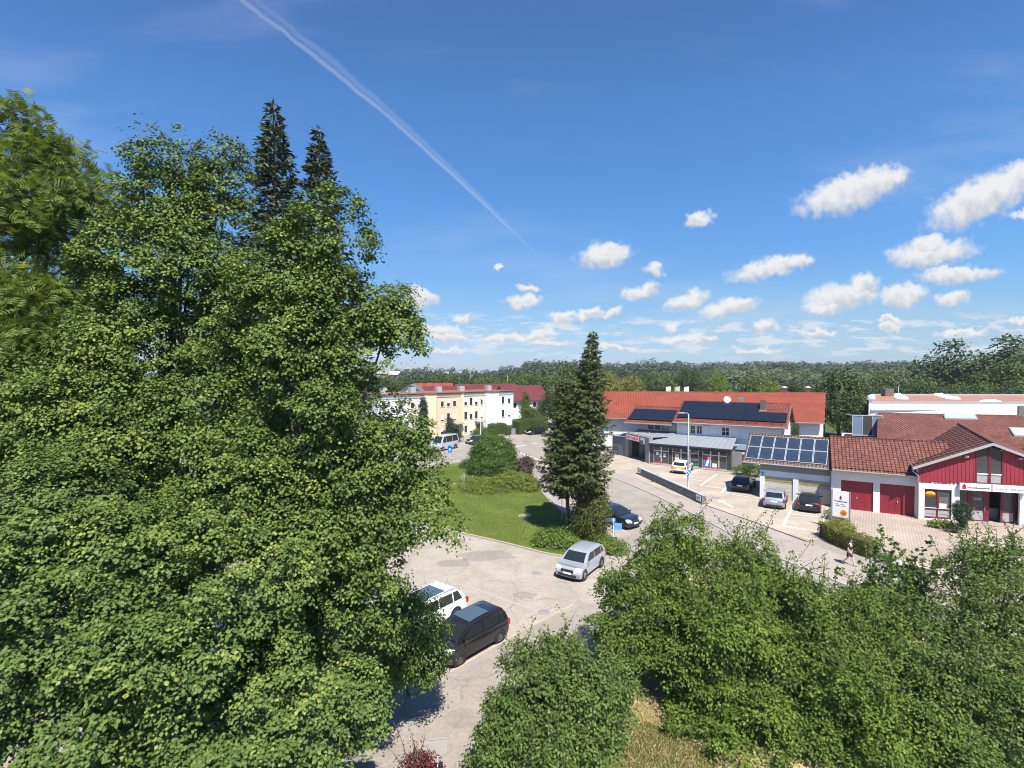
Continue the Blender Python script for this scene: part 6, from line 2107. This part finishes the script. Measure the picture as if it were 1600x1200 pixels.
make_tree('privet_shrub', 'broad rounded privet bush in the foreground right of the lane', 'shrub', G(860, 1175),
          [EL3(850, 1085, 16.8, 1.7, 1.6), EL3(905, 1055, 17, 1.5, 1.45), EL3(800, 1135, 16.4, 1.2, 1.4), EL3(880, 1160, 16, 1.9, 1.6), EL3(945, 1100, 16.4, .85, 1.3), EL3(770, 1180, 15.8, .8, 1.0), EL3(870, 1020, 17.4, .9, .8)],
          'oval', 'privet_leaf', .115, 1.6, 28, .24, 65, .08, 40, shell=.5, shoots=260, shoot_len=.55, jit=.65, rough=.2, bough=(.5, 13, .9))
make_shrub('shrub', 'low leafy plants behind the silver hatchback', G(950, 866), [EL3(945, 850, 35.5, .9, .55), EL3(965, 858, 35, .8, .6)], 'hornbeam_leaf', .14, 14, 22, .28, 66)

# --- spruce and shrubs on the green island
sb = G(901, 838)
make_spruce('spruce_tree', 'tall old spruce with bare lower trunk on the green island', sb, 15.6, 2.7, 3.7, 'spruce_needle', 23, None, (1.3, .6), .20, .30, 3.2, 1.0, .26, .80)
make_spruce('spruce_tree', 'shorter lighter spruce merged into the left side of the tall one', (sb.x - .5, sb.y + 1.2, 0), 11.9, 2.35, 3.3, 'spruce_needle', 24, None, (-.35, .2), .20, .30, 3.2, 1.05, .17, .62)
make_shrub('yew_shrub', 'ragged olive-green yew in front of the spruce trunk', G(922, 842), [EL3(925, 800, 38.4, 1.35, 1.6), EL3(918, 822, 38.4, 1.2, 1.0), EL3(930, 775, 38.6, .9, .7)], 'yew_leaf', .20, 9, 36, .42, 53, 'tuft', rough=.12, flat=.9)
make_shrub('shrub', 'fresh green shrub at the foot of the spruce beside the silver car', G(868, 855), [EL3(866, 845, 37, 1.35, .85), EL3(884, 850, 36.4, 1.0, .7), EL3(848, 850, 36.6, .8, .6)], 'hornbeam_leaf', .17, 9, 30, .38, 54)
make_shrub('laurel_shrub', 'big round glossy laurel bush on the green island', G(771, 743), [EL3(771, 712, 62.5, 2.6, 2.5), EL3(760, 728, 62, 2.0, 1.6), EL3(786, 730, 62, 1.7, 1.5)], 'laurel_leaf', .2, 9, 44, .5, 55, rough=.06)
make_shrub('shrub', 'small round green shrub left of the laurel bush', G(727, 733), [EL3(729, 728, 66, .85, .75)], 'laurel_leaf', .2, 8, 26, .4, 56)
make_shrub('purple_shrub', 'dull purple-leaved shrub right of the laurel bush', G(820, 741), [EL3(818, 731, 61.5, .95, 1.25), EL3(826, 724, 61.5, .5, .8)], 'purple_leaf', .2, 8, 26, .4, 57, rough=.14)
jc = G(775, 775)
make_shrub('juniper_shrub', 'wide mounded spreading juniper in front of the laurel bush', jc, [EL3(802, 760, 55, 2.6, 1.5), EL3(760, 770, 54, 3.2, .95), EL3(785, 779, 52.2, 3.3, .7), EL3(728, 772, 54, 2.3, .75), EL3(824, 768, 54, 1.5, 1.25), EL3(745, 758, 57.5, 2.4, .8), EL3(700, 768, 55, 1.6, .5)],
           'juniper_leaf', .26, 10, 34, .5, 58, 'tuft', rough=.05, flat=.35, upw=.6, outw=.6)
db = thing('dead_shrub', 'bare pale twigs of a dead shrub left of the juniper', 'shrub', G(725, 762))
rng = np.random.default_rng(8)
for k in range(16):
    a = rng.random() * 6.28
    m = MB()
    e = np.array([math.cos(a) * .55 * rng.random(), math.sin(a) * .4, 1.2 + .6 * rng.random()])
    m.tube([(0, 0, 0), tuple(e * .5 + rng.normal(size=3) * .05), tuple(e)], [.025, .016, .006], 4)
    for q in range(3):
        f = e * (.5 + .15 * q)
        m.tube([tuple(f), tuple(f + rng.normal(size=3) * .18 + np.array([0, 0, .15]))], [.01, .004], 3)
    m.build('twig', surf('dead_twig', (.35, .30, .25), None, .9), db)
# --- plants along the terrace
cy = gnd(661.5, 87)
make_shrub('cypress_tree', 'tall narrow dark cypress in front of the pink house', cy, [(cy[0], cy[1], 1.8, .85, .85, 2.0), (cy[0], cy[1], 4.0, .72, .72, 2.2), (cy[0], cy[1], 6.2, .42, .42, 2.0)], 'cypress_scale', .30, 8, 34, .3, 71, 'tuft', 'cypress tree', shell=.75, upw=.6, rough=.04)
for i, (x, d, hh, w, lab) in enumerate(((703, 92, 4.2, 1.2, 'pointed dark conifer beside the white van'), (711, 91.5, 2.9, 1.0, 'lower broad conifer right of the pointed one'))):
    c = gnd(x, d)
    make_shrub('conifer', lab, c, [(c[0], c[1], hh * .3, w, w, hh * .35), (c[0], c[1], hh * .62, w * .55, w * .55, hh * .38)], 'cypress_scale', .32, 5, 30, .45, 72 + i, 'tuft', 'conifer', rough=.1)
make_shrub('shrub', 'mixed garden shrubs before the cream row house', gnd(752, 96), [(*gnd(748, 96)[:2], .8, 1.4, .9, 1.0), (*gnd(760, 97)[:2], .9, 1.5, .9, 1.1)], 'green_hedge_leaf', .22, 6, 26, .5, 74)
make_hedge('clipped_hedge', 'square clipped hedge before the white end house', [Vector((-4.2, 101.5, 0)), Vector((-1.7, 104.2, 0))], 1.8, 2.0, 'green_hedge_leaf', 75, .2, 90)
make_hedge('clipped_hedge', 'small cube of clipped hedge by the grey cabinet', [Vector((-1.1, 100.2, 0)), Vector((-.3, 101.0, 0))], 1.0, 1.9, 'green_hedge_leaf', 76, .18, 100)
make_hedge('clipped_hedge', 'long tall clipped hedge along the far side of the road', [Vector((.75, 101.6, 0)), Vector((3.6, 104.6, 0)), Vector((6.9, 108.4, 0))], 2.0, 2.9, 'green_hedge_leaf', 77, .22, 80)
cab = thing('utility_cabinet', 'grey utility cabinet beside the long clipped hedge', 'cabinet', (0.0, 100.1, 0), R(41))
MB().box(0, .9, 0, .4, 0, 1.3).build('body', 'lightgrey', cab)
MB().box(.03, .44, -.02, 0, .1, 1.2).box(.46, .87, -.02, 0, .1, 1.2).build('door', 'metal', cab)
MB().box(-.05, .95, -.06, .45, 1.301, 1.36).build('lid', 'metal', cab)

# ------------------------------------------------------------------ trees further off: a few crown shapes, each tree an object of its own
def far_proto(seed, ells, n_leaf, leaf, mat, kind='oval'):
    rng = np.random.default_rng(seed)
    C, O = clump_centres(rng, ells, n_leaf, .55, .2, .1)
    pos, nrm, cr, ax = leaves_for(rng, C, O, 16, .11, .6)
    return leaf_mesh('crown', pos, nrm, leaf * (.6 + .8 * rng.random(len(pos))), kind, mat, rng, ax, None, cr)


SHAPES = {
    'round': [(0, 0, .55, .36, .36, .33), (.14, .05, .72, .25, .25, .24), (-.16, -.05, .66, .25, .25, .24), (0, -.15, .42, .34, .3, .22), (.2, -.1, .45, .25, .25, .2)],
    'tall': [(0, 0, .45, .30, .30, .28), (.06, 0, .66, .26, .26, .24), (-.1, 0, .56, .24, .24, .24), (0.02, 0, .84, .15, .15, .16), (.16, -.05, .42, .2, .2, .2)],
    'broad': [(0, 0, .55, .42, .36, .28), (.25, 0, .62, .26, .25, .22), (-.26, 0, .58, .26, .25, .22), (.05, 0, .78, .25, .25, .2), (-.1, -.1, .4, .36, .3, .22), (.22, -.1, .4, .25, .25, .2)],
    'layered': [(0, 0, .88, .16, .16, .1), (.16, 0, .74, .2, .18, .09), (-.18, 0, .70, .2, .18, .1), (.02, -.05, .62, .26, .22, .12), (.26, 0, .5, .2, .2, .12), (-.26, -.04, .48, .22, .2, .14), (0, -.1, .4, .34, .3, .16), (0, 0, .24, .36, .3, .14)],
}
PROTO = {}


def far_crown(shape, mat, variant=0):
    k = (shape, mat, variant)
    if k not in PROTO:
        o = far_proto(hash((shape, mat)) % 9999 if False else 100 + len(PROTO), SHAPES[shape], 70, .048, mat)
        COL.objects.unlink(o)
        PROTO[k] = o
    return PROTO[k]


trunk_proto = MB().tube([(0, 0, -.01), (0, 0, .3), (.01, 0, .7)], [.03, .022, .008], 7).build('trunk', 'bark')
COL.objects.unlink(trunk_proto)


def far_tree(label, px, pytop, d, wpx, shape, mat, group, variant=0, spin=0.0, base=0.0, name='tree'):
    top = D(px, pytop, d)
    h = (top.z - base) / 1.0
    w = wpx * d / 800
    t = thing(name, label, 'tree', (top.x, d, base), spin, group)
    c = far_crown(shape, mat, variant).copy()
    COL.objects.link(c)
    c.parent = t
    c.scale = (w / .92, w / .92, h)
    tag(c, kind='stuff')
    k = trunk_proto.copy()
    COL.objects.link(k)
    k.parent = t
    k.scale = (h * .8, h * .8, h)
    return t


BELT = 'trees in the belt behind the houses'
mid = [
    ('pyramidal young tree right of the white end house', 820.5, 610, 118, 24, 'tall', 'far_mid_leaf'),
    ('leafy bush-like tree above the long clipped hedge', 828, 632, 117, 40, 'round', 'far_mid_leaf'),
    ('dark roadside tree with clear trunk, left of the two at the road', 846, 622, 120, 26, 'tall', 'far_mid_leaf'),
    ('dark broad roadside tree with clear trunk left of the spruce', 866, 606, 119, 46, 'round', 'far_dark_leaf'),
    ('tall light green tree showing just left of the spruce top', 884, 562, 95, 62, 'tall', 'far_mid_leaf'),
    ('big dark tree between the orange hall and the flat-roofed hall', 1312, 572, 98, 84, 'round', 'far_dark_leaf'),
    ('dark low tree in front of the big dark one', 1322, 610, 92, 64, 'round', 'far_dark_leaf'),
    ('small tree beside the white gable of the solar house', 1243, 655, 74, 14, 'round', 'far_mid_leaf'),
    ('yellow-green tree directly right of the spruce', 950, 578, 140, 56, 'round', 'far_yellow_leaf'),
    ('second yellow-green tree right of the spruce', 986, 583, 145, 46, 'round', 'far_yellow_leaf'),
    ('bright fresh green tree above the middle of the orange roof', 1122, 580, 138, 40, 'round', 'far_bright_leaf'),
    ('olive tree right of the bright green one', 1180, 585, 140, 56, 'broad', 'far_mid_leaf'),
    ('lighter olive tree above the orange roof near its right end', 1210, 594, 132, 44, 'broad', 'far_bright_leaf'),
    ('dark tree above the right end of the orange roof', 1240, 590, 134, 46, 'round', 'far_dark_leaf'),
    ('large layered dark tree above the flat-roofed hall', 1488, 530, 150, 104, 'layered', 'far_dark_leaf'),
    ('largest layered dark tree at the right edge', 1578, 522, 142, 120, 'layered', 'far_dark_leaf'),
    ('bright bushy tree below the layered tree at the right edge', 1572, 566, 134, 90, 'broad', 'far_mid_leaf'),
    ('green tree left of the layered tree', 1380, 577, 150, 50, 'round', 'far_mid_leaf'),
    ('grey-green willow above the flat-roofed hall', 1402, 571, 190, 60, 'broad', 'willow_leaf'),
    ('low green tree behind the brick chimney of the hall', 1440, 590, 140, 60, 'broad', 'far_mid_leaf'),
    ('dark spire-like conifer above the orange roof', 1070, 572, 170, 22, 'tall', 'far_dark_leaf'),
    ('tall dark tree right of the spire-like conifer', 1088, 578, 165, 32, 'tall', 'far_dark_leaf'),
    ('low green tree behind the banner flags', 1045, 586, 150, 40, 'round', 'far_mid_leaf'),
    ('pale willow behind the bright green tree', 1136, 572, 215, 66, 'broad', 'willow_leaf'),
    ('pale willow behind the olive tree', 1168, 570, 220, 60, 'broad', 'willow_leaf'),
    ('pale willow above the right half of the orange roof', 1212, 573, 220, 56, 'round', 'willow_leaf'),
    ('pale willow near the big dark tree', 1262, 577, 215, 50, 'round', 'willow_leaf'),
]
for i, (lab, x, y, d, w, s, m_) in enumerate(mid):
    far_tree(lab, x, y, d, w, s, m_, BELT, i % 2, i * 1.3)
ORD = 'first second third fourth fifth sixth seventh eighth ninth tenth eleventh twelfth thirteenth fourteenth fifteenth sixteenth seventeenth eighteenth nineteenth twentieth twenty-first twenty-second twenty-third twenty-fourth twenty-fifth twenty-sixth twenty-seventh twenty-eighth twenty-ninth thirtieth'.split()
rnd = random.Random(12)
i = 0
for q_, x in enumerate(range(570, 935, 19)):
    y = 582 + rnd.uniform(-3, 6)
    d = rnd.uniform(160, 215)
    far_tree(ORD[q_] + ' tree from the left in the line behind the terrace roofs', x + rnd.uniform(-6, 6), y, d, rnd.uniform(38, 54), rnd.choice(['round', 'broad', 'round']), rnd.choice(['far_mid_leaf', 'far_mid_leaf', 'far_bright_leaf', 'far_yellow_leaf', 'far_dark_leaf']), 'tree line behind the terrace', i % 2, rnd.uniform(0, 6))
    i += 1
for q_, x in enumerate(range(925, 1560, 24)):
    far_tree(ORD[q_] + ' tree from the left in the row at the forest edge', x + rnd.uniform(-8, 8), 577 + rnd.uniform(-3, 6), rnd.uniform(230, 280), rnd.uniform(36, 58), rnd.choice(['round', 'broad', 'tall']), rnd.choice(['far_dark_leaf', 'far_mid_leaf', 'far_dark_leaf', 'willow_leaf', 'far_mid_leaf', 'forest_leaf']), 'trees before the forest edge', i % 2, rnd.uniform(0, 6))
    i += 1
for q_, x in enumerate(range(1340, 1640, 26)):
    far_tree(ORD[q_] + ' low tree from the left just behind the flat-roofed hall', x + rnd.uniform(-8, 8), 596 + rnd.uniform(-5, 5), rnd.uniform(122, 132), rnd.uniform(40, 60), rnd.choice(['round', 'broad']), rnd.choice(['far_dark_leaf', 'far_mid_leaf']), 'low trees behind the hall', i % 2, rnd.uniform(0, 6))
    i += 1


def forest():
    rng = np.random.default_rng(77)
    P, N, S, Cn = [], [], [], []
    for row in range(5):
        for x in np.arange(540, 1700, 3.6 + row * .3):
            d = 620 - row * 60 + rng.uniform(-25, 25)
            base_y = 572 if x < 820 else 566
            if x < 780:
                base_y = 577.5
            ytop = base_y + row * 2.2 + rng.normal() * 1.6 + 1.6 * math.sin(x * .035) + 1.2 * math.sin(x * .11 + row)
            top = D(float(x + rng.normal() * 2), float(ytop), d)
            hgt = max(9, top.z)
            w = rng.uniform(3.0, 5.2)
            k = 34
            dr = sphere_dirs(rng, k, .35)
            f = .75 + .3 * rng.random(k)
            P.append(np.array([top.x, d, hgt - w * 1.5]) + dr * f[:, None] * np.array([w, w, w * 1.5]))
            N.append(dr + rng.normal(size=(k, 3)) * .3 + np.array([0, 0, .5]))
            S.append(1.9 + rng.random(k) * 1.6)
            Cn.append(np.full(k, rng.random()))
            k2 = 14
            P.append(np.stack([top.x + rng.normal(size=k2) * w * .7, d + rng.normal(size=k2) * w * .5, rng.uniform(0, max(2.0, hgt - w * 2), k2)], 1))
            N.append(np.tile([0, -1.0, .6], (k2, 1)) + rng.normal(size=(k2, 3)) * .3)
            S.append(3.5 + rng.random(k2) * 2)
            Cn.append(np.full(k2, .2))
    o = leaf_mesh('forest', np.concatenate(P), np.concatenate(N), np.concatenate(S), 'oval', 'forest_leaf', rng, None, None, np.concatenate(Cn))
    tag(o, kind='stuff')


forest()

# ------------------------------------------------------------------ summer haze over the whole place, sky outside it
hz = MB().box(-1500, 1500, -60, 1300, -1.5, 34).build('haze', 'white')
hz.data.materials.clear()
hm = bpy.data.materials.new('haze_air')
hm.use_nodes = True
ht = NT(hm.node_tree)
pv_ = ht.n('ShaderNodeVolumePrincipled', Color=(0.80, 0.88, 1.0), Density=0.0002, Anisotropy=0.2)
ht.n('ShaderNodeOutputMaterial', Volume=pv_)
hz.data.materials.append(hm)
tag(hz, kind='stuff')
SC.cycles.volume_bounces = 0
